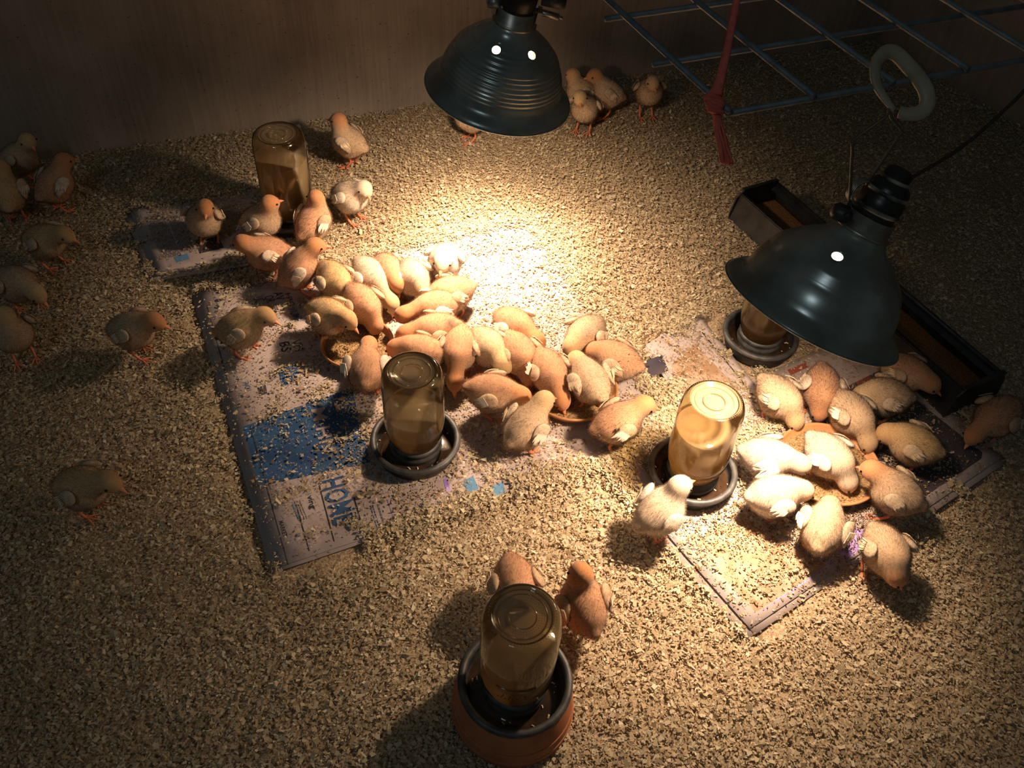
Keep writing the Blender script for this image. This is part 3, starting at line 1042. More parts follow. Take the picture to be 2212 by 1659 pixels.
    fv_, ff_, fc_, fn_ = fibres(Vv, Nn, col, flow, ln, 16500, w=0.00036, faces=Ff, seed=sd, spread=0.34, lift=0.95)
    # pale, sparse longer wisps for the soft outline
    obj('down', make_mesh('down', fv_, ff_, M_DOWN, True, fc_, fn_), root, kind='stuff')
    # wings
    for sgn in (-1, 1):
        wl_, wh_, wt_ = 0.0225 * s, 0.0135 * s, 0.0060 * s
        th_ = np.linspace(0, np.pi, 13)
        wl_, wh_, wt_ = 0.0225 * s, 0.0138 * s, 0.0068 * s
        ph_ = np.linspace(0, 2 * np.pi, 16, endpoint=False)
        vv, ff = [], []
        for t in th_:
            for p in ph_:
                x = -math.cos(t)
                k = math.sin(t) * (1.0 - 0.34 * x) * 0.86
                vv.append((-x * -1 * wl_, wt_ * k * math.cos(p), wh_ * k * math.sin(p) - 0.004 * s * (x ** 2)))
        for a in range(12):
            for b in range(16):
                ff.append((a * 16 + b, a * 16 + (b + 1) % 16, (a + 1) * 16 + (b + 1) % 16, (a + 1) * 16 + b))
        vv = np.array(vv)
        vv[:, 0] *= -1                                   # shoulder forward, tip back
        flare = -0.04 + 0.08 * r.uniform() + droop
        cz_, sz_ = math.cos(flare * sgn), math.sin(flare * sgn)
        Rw = np.array([[cz_, sz_, 0], [-sz_, cz_, 0], [0, 0, 1]])
        lean = 0.70
        Rx = np.array([[1, 0, 0], [0, math.cos(lean * sgn), -math.sin(lean * sgn)], [0, math.sin(lean * sgn), math.cos(lean * sgn)]])
        Rp = roty(math.radians(-14 - 6 * r.uniform()))
        T = R @ Rw @ Rp @ Rx
        ctr_ = bc + R @ (np.array([-0.002, 0.0330 * sgn, 0.0130]) * s)
        vw = vv @ T.T + ctr_
        nl = vv / np.array([wl_, wt_, wh_]) ** 2
        nw = (nl / (np.linalg.norm(nl, axis=1)[:, None] + 1e-9)) @ T.T
        wcol = np.tile(wingc * 0.7 + belly * 0.15 + back * 0.15, (len(vw), 1)) * (0.92 + 0.1 * np.sin(vv[:, 0] * 900)[:, None])
        fl2 = np.tile(T @ np.array([-1.0, 0, -0.1]), (len(vw), 1))
        Fw = np.array(ff)
        q_ = Fw[100]
        if np.cross(vw[q_[1]] - vw[q_[0]], vw[q_[3]] - vw[q_[0]]) @ nw[q_[0]] < 0:
            Fw = Fw[:, ::-1].copy()
            ff = [tuple(q) for q in Fw]
        a_, b_, c_, d_2 = fibres(vw, nw, wcol, fl2, np.full(len(vw), 0.0048 * s), 1500, w=0.00042, faces=Fw, seed=sd + 7, lift=0.5)
        V2 = np.concatenate([vw, a_])
        F2 = [tuple(q) for q in ff] + [tuple(q) for q in (b_ + len(vw))]
        wme = make_mesh('wing', V2, F2, M_SKIN, True, np.concatenate([wcol, a_ * 0 + c_]), np.concatenate([nw, d_2]))
        wme.materials.append(M_DOWN)
        mi_ = np.zeros(len(F2), np.int32)
        mi_[len(ff):] = 1
        wme.polygons.foreach_set('material_index', mi_)
        wg = obj('wing', wme, root)
        mb = MB()
        big = white == 2 or white == sgn
        for k in range(7):
            u_ = k / 6
            o_ = np.array([wl_ * (0.28 - 0.25 * (1 - u_)), sgn * (wt_ * 0.97 + 0.0016 * s), wh_ * (0.42 - 0.95 * u_)])
            dr = norm(np.array([-1, -sgn * 0.16, -0.02 - 0.20 * u_ + r.normal(0, 0.07)]))
            lgt = (0.0225 if big else 0.0180) * s * (1 - 0.20 * u_) * r.uniform(0.75, 1.12)
            wd_ = (0.0021 if big else 0.0012) * s
            nn_ = norm(np.cross(dr, np.array([0, 1.0, 0])))
            e0 = o_
            pts = [e0 - nn_ * wd_ * 0.4, e0 + dr * lgt * 0.55 - nn_ * wd_, e0 + dr * lgt - np.array([0, sgn * 0.0016 * s, 0]), e0 + dr * lgt * 0.55 + nn_ * wd_, e0 + nn_ * wd_ * 0.4]
            th2 = np.array([0, sgn * 0.0008, 0])
            q = np.array(pts + [p + th2 for p in pts]) @ T.T + ctr_
            mb.add(q, [(0, 1, 2, 3, 4), (9, 8, 7, 6, 5)] + [(a, a + 5, (a + 1) % 5 + 5, (a + 1) % 5) for a in range(5)])
        obj('flight_feathers', mb.mesh('flight_feathers', M_DARK_FEATHER if (dark == sgn) else (M_WHITE_FEATHER if big else M_CREAM_FEATHER), False), wg)
    for fx, fy, fz, fr in flecks:
        d_ = R @ norm((fx, fy, fz))
        t_ = 0.010
        while field((bc + d_ * t_)[None])[0] < 0 and t_ < 0.08:
            t_ += 0.0008
        o_ = bc + d_ * (t_ + 0.0050 * s)
        N_ = frame(grad(o_[None])[0], (0.3, 0.8, 0.2))
        mb = MB()
        ring_ = [N_ @ (np.array([math.cos(a) * fr * q, math.sin(a) * fr * 0.6 * q, -0.003])) + o_ for a, q in zip(np.linspace(0, 2 * np.pi, 9, endpoint=False), (1, .6, 1.1, .7, 1, .55, 1.1, .7, .9))]
        mb.add(ring_ + [o_ + N_[:, 2] * 0.0012], [(i_, (i_ + 1) % 9, 9) for i_ in range(9)])
        obj('dark_fleck', mb.mesh('dark_fleck', M_DARK_FEATHER, True), root)
    # beak
    mb = MB()
    bl = 0.0140 * s
    b0 = Hl + Kd * 0.0192 * s - hup * 0.0030 * s
    for up in (1, -1):
        prof = [(0.0, 0.0046, 0.0042), (0.35, 0.0038, 0.0034), (0.7, 0.0022, 0.0020), (1.0, 0.0004, 0.0004)]
        if up < 0:
            prof = [(0.0, 0.0040, 0.0026), (0.4, 0.0030, 0.0020), (0.86, 0.0004, 0.0003)]
        vv, ff = [], []
        for t, wv, hv in prof:
            c_ = b0 + Kd * bl * t - hup * 0.0014 * s * t * t + hup * 0.0002 * up
            for a in np.linspace(0, np.pi, 6):
                vv.append(c_ + hside * math.cos(a) * wv * s + hup * up * math.sin(a) * hv * s)
        for a in range(len(prof) - 1):
            for b in range(6):
                ff.append((a * 6 + b, a * 6 + (b + 1) % 6, (a + 1) * 6 + (b + 1) % 6, (a + 1) * 6 + b))
        mb.add(vv, ff)
    obj('beak', mb.mesh('beak', M_BEAK, True), root)
    for sgn in (-1, 1):
        ec = Hl + Kd * 0.0070 * s + hside * sgn * 0.0146 * s + hup * 0.0022 * s
        g = grad(ec[None])[0]
        ec = ec - norm(g) * (field(ec[None])[0] - 0.0012)
        sv, sf = lathe([(0, -0.0021 * s), (0.0015 * s, -0.0015 * s), (0.0021 * s, 0), (0.0015 * s, 0.0015 * s), (0, 0.0021 * s)], 10)
        obj('eye', make_mesh('eye', sv + ec, sf, M_EYE, True), root)
    # legs
    if legs:
        for sgn in (-1, 1):
            st = r.uniform(-0.009, 0.009)
            hip = bc + np.array([-0.004, 0.0145 * sgn, -0.026]) * s
            hip[2] = max(hip[2], 0.018)
            foot = np.array([0.002 + st, 0.0170 * sgn * s, 0.0045])
            hock = np.array([-0.012 * s + st * 0.6, 0.0160 * sgn * s, max(0.6 * hip[2], 0.016)])
            mb = MB()
            mb.tube(smooth_path([hip + [0, 0, 0.006], hip, hock, foot], 10), [0.0036 * s] * 3 + [0.0027 * s] * 7, 7)
            lg = obj('leg', mb.mesh('leg', M_LEG, True), root)
            mb = MB()
            for an, l_ in ((0.0, 0.021), (0.62, 0.018), (-0.62, 0.018), (math.pi + 0.3 * sgn, 0.010)):
                dr = np.array([math.cos(an - 0.12 * sgn), math.sin(an - 0.12 * sgn), 0])
                pp = [foot, foot + dr * l_ * 0.3 * s + [0, 0, 0.0016], foot + dr * l_ * 0.7 * s + [0, 0, 0.0002], foot + dr * l_ * s + [0, 0, -0.001]]
                mb.tube(smooth_path(pp, 7), np.linspace(0.0024, 0.0011, 7) * s, 6)
            obj('foot', mb.mesh('foot', M_LEG, True), lg)
    CHICKS.append(root)
    return root


UPR = dict(zb=0.062, zh=0.102, zk=0.098)      # head high
LEV = dict(zb=0.058, zh=0.084, zk=0.078)      # head level with the back
PEK = dict(zb=0.056, zh=0.034, zk=0.014)      # pecking
LOW = dict(zb=0.054, zh=0.058, zk=0.042)      # head lowered
G_JAR = 'chicks around the back jar'
G_MID = 'chicks feeding at the two saucers'
G_R = 'chicks under the tilted lamp'
G_DARK = 'chicks in the dim side of the pen'
G_WALL = 'chicks by the back wall'
ch = chick
ch('orange-headed chick standing upright against the wall, right of the back jar', (752, 304), (732, 262), (700, 258), tint='h', group=G_WALL, **UPR)
ch('white-winged chick balancing on one leg, just right of the back jar', (757, 424), (782, 410), (796, 436), tint='w', white=2, group=G_JAR, **LEV)
ch('chick facing straight out on the small folded newspaper, left of the back jar', (440, 474), (444, 448), (443, 480), tint='h', head_deg=-92, group=G_JAR, **UPR)
ch('orange-capped chick with white wing feathers drinking at the back jar', (565, 476), (582, 440), (612, 432), tint='h', white=-1, group=G_JAR, **UPR)
ch('chick seen from behind in front of the back jar, small white wing patch', (677, 478), (683, 430), (672, 416), tint='o', white=-1, group=G_JAR, **UPR)
ch('ruddy chick bent forward to the left, in front of the back jar', (574, 545), (533, 528), (508, 522), tint='r', group=G_JAR, **LEV)
ch('tall orange chick stretching up to the right at the crowd\'s upper end', (645, 580), (682, 530), (702, 530), tint='r', pitch=42, group=G_MID, **UPR)
ch('chick with a dark wing feather, first of the tight crowd after the stretching chick', (723, 606), (746, 648), (756, 668), tint='y', dark=-1, group=G_MID, **PEK)
ch('cream chick leaning down into the saucer with its pale back raised', (800, 596), (846, 656), (850, 682), tint='p', group=G_MID, **PEK)
ch('small orange chick half hidden behind the cream leaning chick', (838, 586), (858, 614), (862, 634), tint='o', s=0.84, group=G_MID, **LOW)
ch('pale chick with dark wing edge looking down, left of the overexposed chick', (889, 598), (906, 614), (916, 640), tint='p', dark=-1, group=G_MID, **LOW)
ch('brightest chick, bleached white under the hanging lamp', (962, 562), (956, 566), (950, 594), tint='w', head_deg=-100, group=G_MID, **LEV)
ch('peach chick with its rump toward the bright litter, right of the crowd', (976, 632), (934, 640), (914, 652), tint='o', group=G_MID, **LOW)
ch('chick with a bright orange head pushed left into the crowd', (942, 664), (862, 684), (838, 682), tint='r', group=G_MID, **LOW)
ch('peach chick with frayed white wing quills reaching into the left saucer', (782, 656), (810, 704), (808, 724), tint='o', white=-1, group=G_MID, **PEK)
ch('pale yellow chick peering right over the left saucer', (708, 682), (752, 690), (774, 716), tint='y', group=G_MID, zb=0.058, zh=0.076, zk=0.060)
ch('long-backed chick with a dark wing spot lying across the saucers\' gap', (944, 714), (874, 722), (852, 736), tint='o', dark=1, group=G_MID, **LOW)
ch('orange chick directly behind the middle jar, head to the left', (912, 762), (856, 752), (838, 752), tint='o', group=G_MID, **LOW)
ch('red-backed chick with white shoulders eating from the left saucer, seen from behind', (792, 800), (798, 736), (798, 722), tint='r', white=2, group=G_MID, zb=0.056, zh=0.05, zk=0.03)
ch('chick pecking straight down at the litter just right of the middle jar', (992, 754), (982, 824), (982, 856), tint='o', group=G_MID, **PEK)
ch('chick with its orange beak pointing right in the middle of the crowd', (1054, 750), (1086, 786), (1114, 806), tint='c', group=G_MID, **LOW)
ch('chick squeezed behind the right saucer with its head hanging down', (1122, 764), (1143, 816), (1146, 838), tint='o', group=G_MID, **PEK)
ch('orange-backed chick with a white wing, topmost behind the right saucer', (1110, 704), (1160, 736), (1178, 748), tint='r', white=-1, group=G_MID, **LOW)
ch('chick with its beak in the right saucer\'s crumbs', (1186, 802), (1214, 864), (1222, 894), tint='o', white=2, group=G_MID, zb=0.058, zh=0.042, zk=0.020)
ch('orange chick with a big white wing patch, left of the right saucer', (1062, 848), (1128, 856), (1148, 864), tint='o', white=2, group=G_MID, **LOW)
ch('fluffy chick with a white wing tag at the near lip of the right saucer', (1137, 922), (1170, 872), (1186, 868), tint='c', white=-1, group=G_MID, **LEV)
ch('chick bending left at the far lip of the right saucer', (1266, 722), (1234, 748), (1224, 766), tint='c', group=G_MID, **LOW)
ch('speckled peach chick behind the right saucer\'s right lip, rump to the right', (1334, 778), (1290, 758), (1276, 768), tint='o', flecks=((-0.5, 0.2, 1, 0.0014), (-0.8, 0.0, 0.9, 0.0012), (-0.6, 0.5, 0.8, 0.0012), (-0.7, -0.4, 0.8, 0.0014), (-0.2, 0.7, 0.7, 0.0016)), group=G_MID, **LOW)
ch('chick standing in the right saucer with its rump toward us', (1276, 826), (1244, 776), (1234, 764), tint='c', group=G_MID, zb=0.066, zh=0.07, zk=0.055)
ch('brightly lit chick with black marks on a white wing, right of the right saucer', (1336, 912), (1390, 876), (1414, 882), tint='o', white=-1, flecks=((-0.35, -0.80, 0.62, 0.0032), (-0.20, -0.82, 0.60, 0.003), (-0.28, -0.92, 0.50, 0.0032), (-0.1, -0.95, 0.40, 0.0024), (-1, -0.45, 0.25, 0.004)), group=G_MID, **LEV)
ch('brightly lit chick drinking at the shining jar', (1426, 1104), (1470, 1048), (1500, 1036), tint='w', group=G_R, **UPR)
ch('cream chick pecking at the lit saucer\'s far left lip', (1682, 856), (1718, 908), (1726, 938), tint='c', group=G_R, **PEK)
ch('orange chick head-on under the tilted lamp\'s rim', (1776, 838), (1771, 888), (1771, 918), tint='r', group=G_R, **PEK)
ch('cream chick with a white wing streak bent over the lit saucer\'s right side', (1838, 892), (1876, 956), (1882, 988), tint='c', white=-1, group=G_R, **PEK)
ch('buff chick half hidden between the trough and the bent cream chick', (1914, 856), (1876, 848), (1860, 852), tint='c', group=G_R, **LOW)
ch('round yellow-necked chick on the dark newspaper, rump to the right', (1974, 960), (1920, 936), (1906, 948), tint='y', group=G_R, **LOW)
ch('orange chick with a glinting eye eating from the black trough', (1954, 804), (2008, 826), (2032, 850), tint='o', group=G_R, zb=0.058, zh=0.068, zk=0.054)
ch('shadowed chick pecking beyond the trough\'s near end', (2156, 898), (2104, 940), (2086, 964), tint='o', group=G_R, **PEK)
ch('overexposed chick just right of the shining jar, head turned down', (1657, 988), (1732, 1004), (1752, 1020), tint='w', group=G_R, **LOW)
ch('pink-white chick with a big pale wing in the middle of the lit saucer', (1790, 984), (1832, 1042), (1840, 1066), tint='w', white=-1, group=G_R, **PEK)
ch('orange-capped chick facing left with a fluffy pale rump at the lit saucer\'s near right', (1936, 1064), (1882, 1014), (1858, 1008), tint='h', group=G_R, zb=0.060, zh=0.082, zk=0.072)
ch('pale chick with white wing quills lying right, nearest the shining jar\'s base', (1672, 1070), (1736, 1060), (1758, 1064), tint='w', white=-1, group=G_R, **LOW)
ch('chick seen from behind at the lit saucer\'s near lip, wing quills up', (1779, 1142), (1792, 1096), (1798, 1080), tint='c', white=1, group=G_R, **LOW)
ch('round chick with closed eyes standing nearest, on the purple print', (1914, 1190), (1936, 1212), (1954, 1246), tint='h', group=G_R, zb=0.058, zh=0.068, zk=0.044)
ch('chick hidden behind the nearest jar, only its crown showing', (1112, 1262), (1122, 1306), (1124, 1324), tint='o', **LOW)
ch('orange-topped chick standing right of the nearest jar, turned away', (1260, 1306), (1254, 1256), (1240, 1240), tint='o', **LEV)
ch('topmost dim chick in the far left huddle by the wall', (42, 342), (60, 304), (74, 320), tint='c', group=G_DARK, **UPR)
ch('ruddy chick turned away in the far left huddle', (118, 398), (138, 346), (162, 342), tint='r', group=G_DARK, zb=0.060, zh=0.094, zk=0.090)
ch('chick cut by the picture edge in the far left huddle', (16, 418), (2, 362), (-14, 356), tint='y', group=G_DARK, zb=0.060, zh=0.094, zk=0.090)
ch('grey-yellow chick facing right below the far left huddle', (96, 520), (140, 506), (168, 520), tint='y', group=G_DARK, **LEV)
ch('dim chick with lowered head heading right at the left edge', (36, 612), (80, 634), (100, 656), tint='c', group=G_DARK, **LOW)
ch('dim chick looking out of the picture at the left edge, lowest there', (26, 718), (8, 684), (-12, 692), tint='c', group=G_DARK, **UPR)
ch('dim brown-headed chick alone on the litter left of the large newspaper', (286, 712), (334, 694), (364, 706), tint='h', group=G_DARK, **LEV)
ch('darkest chick alone on the litter, nearest on the left', (176, 1052), (236, 1040), (270, 1060), tint='y', group=G_DARK, **LEV)
ch('pale yellow chick with a dark tail spot on the large newspaper\'s left margin', (520, 710), (574, 682), (600, 696), tint='y', flecks=((-1, -0.22, -0.02, 0.0075), (-1, -0.32, -0.22, 0.005)), group=G_DARK, **LEV)
ch('chick looking out front, nearest of the trio right of the hanging lamp', (1264, 234), (1252, 210), (1254, 226), tint='c', head_deg=-105, group=G_WALL, **UPR)
ch('middle chick of the trio right of the hanging lamp, head up to the left', (1256, 196), (1238, 162), (1228, 160), tint='y', group=G_WALL, **UPR)
ch('orange-headed chick at the back of the trio by the wall', (1312, 200), (1284, 162), (1270, 166), tint='h', group=G_WALL, **UPR)
ch('lone chick by the wall under the wire panel', (1402, 198), (1410, 178), (1416, 192), tint='c', head_deg=-80, group=G_WALL, **UPR)
ch('chick hidden behind the hanging lamp, one foot showing below the rim', (1016, 252), (1000, 215), (984, 214), tint='o', group=G_WALL, **UPR)


# ------------------------------------------------------------------ jar waterers
def waterer(base_px, base_z, top_px_h, r, label, dish_r, level, terracotta=False, mark=False, dish_h=0.030, rings=True):
    """An upturned preserving jar screwed into a round metal drinking dish."""
    B = un(*base_px, base_z)
    z0 = base_z - 0.014
    root = thing('jar_waterer', (B[0], B[1], 0), label, 'jar waterer', group='jar waterers standing on the litter')
    k = r / 0.044
    zd = z0 - 0.006
    # dish: rolled rim, sloping wall
    d = dish_r
    prof = [(0, zd), (d * 0.80, zd), (d * 0.90, zd + 0.006), (d * 0.955, zd + dish_h * 0.7), (d * 0.965, zd + dish_h - 0.003)]
    rim = [(d * 0.965 + 0.0042 * math.cos(a), zd + dish_h + 0.0042 * math.sin(a)) for a in np.linspace(math.pi * 1.35, -math.pi * 0.75, 12)]
    inner = [(d * 0.925, zd + dish_h - 0.004), (d * 0.90, zd + dish_h * 0.6), (d * 0.83, zd + 0.008), (d * 0.3, zd + 0.005), (0, zd + 0.005)]
    outer = [(0, zd - 0.001), (d * 0.80, zd - 0.001), (d * 0.90, zd + 0.004), (d * 0.965, zd + dish_h * 0.75), (d * 0.985, zd + dish_h)]
    lip = [(d * 0.985 + 0.0042 * (math.cos(a) - 1) * 1.0, zd + dish_h + 0.0042 * math.sin(a)) for a in np.linspace(0, math.pi, 9)]
    mb = MB()
    mb.lathe(outer, 56)
    mb.lathe([(x, z) for x, z in [(d * 0.975, zd + dish_h)] + inner], 56)
    obj('dish', mb.mesh('dish', M_GALV), root)
    mb = MB()
    mb.lathe([(d * 0.972 + 0.0048 * math.cos(a), zd + dish_h + 0.0048 * math.sin(a)) for a in np.linspace(0, 2 * np.pi, 13)], 56)
    obj('rolled_rim', mb.mesh('rolled_rim', M_GALV_RIM), root, 'worn paler rim of the dish')
    mb = MB()
    mb.lathe([(0, zd + 0.014), (d * 0.86, zd + 0.014), (d * 0.88, zd + 0.0135)], 48)
    obj('dish_water', mb.mesh('dish_water', M_DISH_WATER), root, 'dark water in the dish')
    mb = MB()
    rr = random.Random(int(base_px[0]))
    for _ in range(16):
        a = rr.uniform(0, 6.28)
        q = d * rr.uniform(0.62, 0.86)
        c_ = np.array([q * math.cos(a), q * math.sin(a), zd + 0.0150])
        l_ = rr.uniform(0.0008, 0.0026)
        t_ = rr.uniform(0, 6.28)
        ux = np.array([math.cos(t_), math.sin(t_), 0.1]) * l_
        uy = np.array([-math.sin(t_), math.cos(t_), 0]) * l_ * 0.45
        mb.add([c_ - ux - uy, c_ + ux - uy, c_ + ux + uy, c_ - ux + uy, c_ + [0, 0, 0.001]], [(0, 1, 4), (1, 2, 4), (2, 3, 4), (3, 0, 4)])
    o = obj('floating_chips', mb.mesh('floating_chips', M_CHIP, False), root)
    o['kind'] = 'stuff'
    # screw collar
    mb = MB()
    c0 = zd + 0.006
    mb.lathe([(r * 0.86, c0), (r * 0.87, c0 + 0.012), (r * 0.90, c0 + 0.014), (r * 0.90, c0 + 0.018), (r * 0.85, c0 + 0.020), (r * 0.85, c0 + 0.023), (r * 0.88, c0 + 0.025), (r * 0.88, c0 + 0.029), (r * 0.80, c0 + 0.031)], 48)
    obj('screw_collar', mb.mesh('screw_collar', M_GALV_RIM), root)
    # glass
    zt = top_px_h
    g0 = c0 + 0.029
    body = [(r * 0.80, g0 - 0.016), (r * 0.80, g0), (r * 0.86, g0 + 0.008), (r * 0.95, g0 + 0.019), (r * 0.99, g0 + 0.030), (r, g0 + 0.042), (r, zt - 0.026), (r * 0.99, zt - 0.018), (r * 0.955, zt - 0.009), (r * 0.89, zt - 0.003), (r * 0.80, zt), (r * 0.74, zt - 0.001), (r * 0.70, zt - 0.0035), (r * 0.35, zt - 0.006), (0, zt - 0.0065)]
    mb = MB()
    mb.lathe(body, 64)
    obj('glass_jar', mb.mesh('glass_jar', M_GLASS), root, 'upturned clear glass jar')
    mb = MB()
    mb.lathe([(0, zt - 0.0058), (r * 0.35, zt - 0.0054), (r * 0.69, zt - 0.0034), (r * 0.78, zt - 0.0006)], 48)
    obj('stippled_base', mb.mesh('stippled_base', M_MILKY), root, 'milky stippled glass base')
    if rings:
        for q in (0.72, 0.60, 0.34):
            mb = MB()
            mb.lathe([(r * q + 0.0009 * math.cos(a), zt - 0.0035 + 0.0009 * math.sin(a)) for a in np.linspace(0, 2 * np.pi, 7)], 48)
            obj('moulded_ring', mb.mesh('moulded_ring', M_GLASS_RING), root)
        mb = MB()
        for q in np.linspace(0.40, 0.82, 7):
            m_ = int(62 * q + 14)
            for t in range(m_):
                a = 2 * np.pi * t / m_
                zz = zt - 0.0052 if q < 0.71 else zt + 0.0002 - (q - 0.8) ** 2
                c_ = np.array([r * q * math.cos(a), r * q * math.sin(a), zz])
                e_ = 0.0007
                mb.add([c_ + [e_, 0, 0], c_ + [0, e_, 0], c_ - [e_, 0, 0], c_ - [0, e_, 0], c_ + [0, 0, e_]], [(0, 1, 4), (1, 2, 4), (2, 3, 4), (3, 0, 4)])
        o = obj('stippling', mb.mesh('stippling', M_GLASS_RING, True), root)
        o['kind'] = 'stuff'
    # murky water column
    q = 0.965
    wl2 = level
    wbody = [(0, g0 - 0.012), (r * 0.77, g0 - 0.012), (r * 0.77, g0)] + [(x * q, z) for x, z in [(r * 0.86, g0 + 0.008), (r * 0.95, g0 + 0.019), (r * 0.99, g0 + 0.030), (r, g0 + 0.042)]]
    wbody += [(r * q, wl2 - 0.001), (r * q - 0.001, wl2), (0, wl2 - 0.0008)]
    mb = MB()
    mb.lathe(wbody, 64)
    obj('water', mb.mesh('water', M_WATER), root, 'murky tan water')
    if mark:
        ang0 = math.atan2(-B[1], -B[0] + 0.02)
        for txt, zc, hh, span in (('Kerr', g0 + 0.033, 0.017, 0.95), ('SELF SEALING', g0 + 0.052, 0.0055, 0.95)):
            cu = bpy.data.curves.new('t', 'FONT')
            cu.body = txt
            cu.size = 1
            cu.offset = -0.012 if txt == 'Kerr' else 0.0
            cu.shear = 0.35 if txt == 'Kerr' else 0
            cu.resolution_u = 3
            to = bpy.data.objects.new('t', cu)
            C.objects.link(to)
            bpy.context.view_layer.update()
            me_ = bpy.data.meshes.new_from_object(to.evaluated_get(bpy.context.evaluated_depsgraph_get()))
            bpy.data.objects.remove(to)
            vv = np.zeros(len(me_.vertices) * 3, np.float32)
            me_.vertices.foreach_get('co', vv)
            vv = vv.reshape(-1, 3)
            wdt = vv[:, 0].max()
            th_ = ang0 - (vv[:, 0] / wdt - 0.5) * span          # upside down: the jar stands on its mouth
            zz = zc - vv[:, 1] / 0.7 * hh + hh
            rr_ = r + 0.0008
            out = np.column_stack([rr_ * np.cos(th_), rr_ * np.sin(th_), zz]).astype(np.float32)
            me_.vertices.foreach_set('co', out.ravel())
            me_.materials.clear()
            me_.materials.append(M_GLASS_MARK)
            obj('raised_lettering', me_, root)
        mb = MB()
        mb.tube([((r + 0.0006) * math.cos(a), (r + 0.0006) * math.sin(a), g0 + 0.062) for a in np.linspace(ang0 - 0.52, ang0 + 0.52, 14)], 0.0009, 6)
        obj('raised_bar', mb.mesh('raised_bar', M_GLASS_MARK), root)
    if terracotta:
        mb = MB()
        R0, R1 = d * 1.14, d * 1.005
        mb.lathe([(0, 0.001), (R0 * 0.93, 0.001), (R0, 0.006), (R0 * 1.005, 0.014), (R0 * 0.985, 0.026), (R0 * 0.955, 0.040), (R1, zd + dish_h - 0.004), (R1 * 0.975, zd + dish_h - 0.002), (R1 * 0.965, zd + dish_h - 0.010), (R1 * 0.955, zd - 0.004), (0, zd - 0.004)], 64)
        t = thing('terracotta_stand', (B[0], B[1], 0), 'flared terracotta stand holding up the nearest jar waterer', 'flower pot')
        obj('pot', mb.mesh('pot', M_TERRA), t)
        for zq in (0.018, 0.034):
            mb = MB()
            mb.lathe([(R0 * (1.0 if zq < 0.03 else 0.972) + 0.0009 * math.cos(a), zq + 0.0012 * math.sin(a)) for a in np.linspace(0, 2 * np.pi, 7)], 64)
            obj('turned_ridge', mb.mesh('turned_ridge', M_TERRA), t)
    return root


waterer((628, 466), 0.022, 0.199, 0.0465, 'jar waterer at the back, standing on the small folded newspaper', 0.062, 0.150)
waterer((898, 958), 0.020, 0.178, 0.0435, 'jar waterer left of centre in the shade of the crowd of chicks', 0.064, 0.098)
waterer((1112, 1478), 0.068, 0.232, 0.0425, 'nearest jar waterer, raised in the flared terracotta stand', 0.0635, 0.165, terracotta=True, mark=True)
waterer((1494, 1022), 0.020, 0.182, 0.0440, 'glowing jar waterer in the tilted lamp\'s beam', 0.0625, 0.126)
waterer((1640, 730), 0.020, 0.165, 0.0425, 'jar waterer mostly hidden behind the tilted lamp', 0.0615, 0.120)


# ------------------------------------------------------------------ feed saucers
def saucer(px, r, label):
    B = un(*px, 0.012)
    t = thing('feed_saucer', (B[0], B[1], 0), label, 'feed saucer', group='shallow feed saucers')
    mb = MB()
    z = 0.004
    mb.lathe([(0, z), (r * 0.78, z), (r * 0.84, z + 0.003), (r * 0.97, z + 0.018), (r, z + 0.021), (r * 0.995, z + 0.0235), (r * 0.965, z + 0.024), (r * 0.94, z + 0.021), (r * 0.84, z + 0.007), (0, z + 0.005)], 64)
    obj('saucer', mb.mesh('saucer', M_SAUCER), t)
    rr = np.random.default_rng(int(px[0]))
    v, f = [], []
    nr, na = 14, 48
    for i in range(nr + 1):
        for a in range(na):
            q = r * 0.90 * i / nr
            th_ = 2 * np.pi * a / na
            x, y = q * math.cos(th_), q * math.sin(th_)
            v.append((x, y, z + 0.013 + 0.0022 * wnoise(np.array([x + B[0]]), np.array([y]), 70, int(px[1]))[0]))
    for i in range(nr):
        for a in range(na):
            f.append((i * na + a, (i + 1) * na + a, (i + 1) * na + (a + 1) % na, i * na + (a + 1) % na))
    obj('feed', make_mesh('feed', np.array(v), f, M_FEED, True), t, 'brown feed crumbs filling the saucer', 'stuff')
    mb = MB()
    cnt = 900
    q = r * 0.90 * np.sqrt(rr.uniform(0, 1, cnt))
    th_ = rr.uniform(0, 6.28, cnt)
    for a, b in zip(q, th_):
        c_ = np.array([a * math.cos(b), a * math.sin(b), z + 0.0138])
        e_ = rr.uniform(0.0006, 0.0014)
        D_ = rr.normal(0, 1, (4, 3)) * e_
        mb.add(c_ + D_, [(0, 1, 2), (0, 2, 3), (0, 3, 1), (1, 3, 2)])
    o = obj('feed_grains', mb.mesh('feed_grains', M_FEED, False), t)
    o['kind'] = 'stuff'
    return t


saucer((1236, 848), 0.072, 'orange-brown feed saucer right of centre with crumbs showing at its near lip')
saucer((773, 752), 0.060, 'feed saucer left of centre, ringed by crowding chicks')
saucer((1784, 1012), 0.078, 'feed saucer in the tilted lamp\'s light, nearly hidden by chicks')
# spilled crumbs around the lit saucer
rr = np.random.default_rng(5)
cnt = 9000
cc_ = un(1770, 1090)[:2]
pts = cc_ + rr.normal(0, 1, (cnt, 2)) * np.array([0.085, 0.06])
D_ = rr.normal(0, 1, (cnt, 4, 3)) * rr.uniform(0.0005, 0.0013, cnt)[:, None, None]
vv = (np.column_stack([pts, np.full(cnt, 0.0095)])[:, None, :] + D_).reshape(-1, 3)
k4 = np.arange(cnt) * 4
ff = np.concatenate([np.stack([k4 + a, k4 + b, k4 + c], 1) for a, b, c in ((0, 1, 2), (0, 2, 3), (0, 3, 1), (1, 3, 2))])
tag(obj('spilled_feed', make_mesh('spilled_feed', vv, ff, M_FEED, False)), 'tan feed crumbs spilled on the newspaper around the lit saucer', 'feed crumbs', kind='stuff')


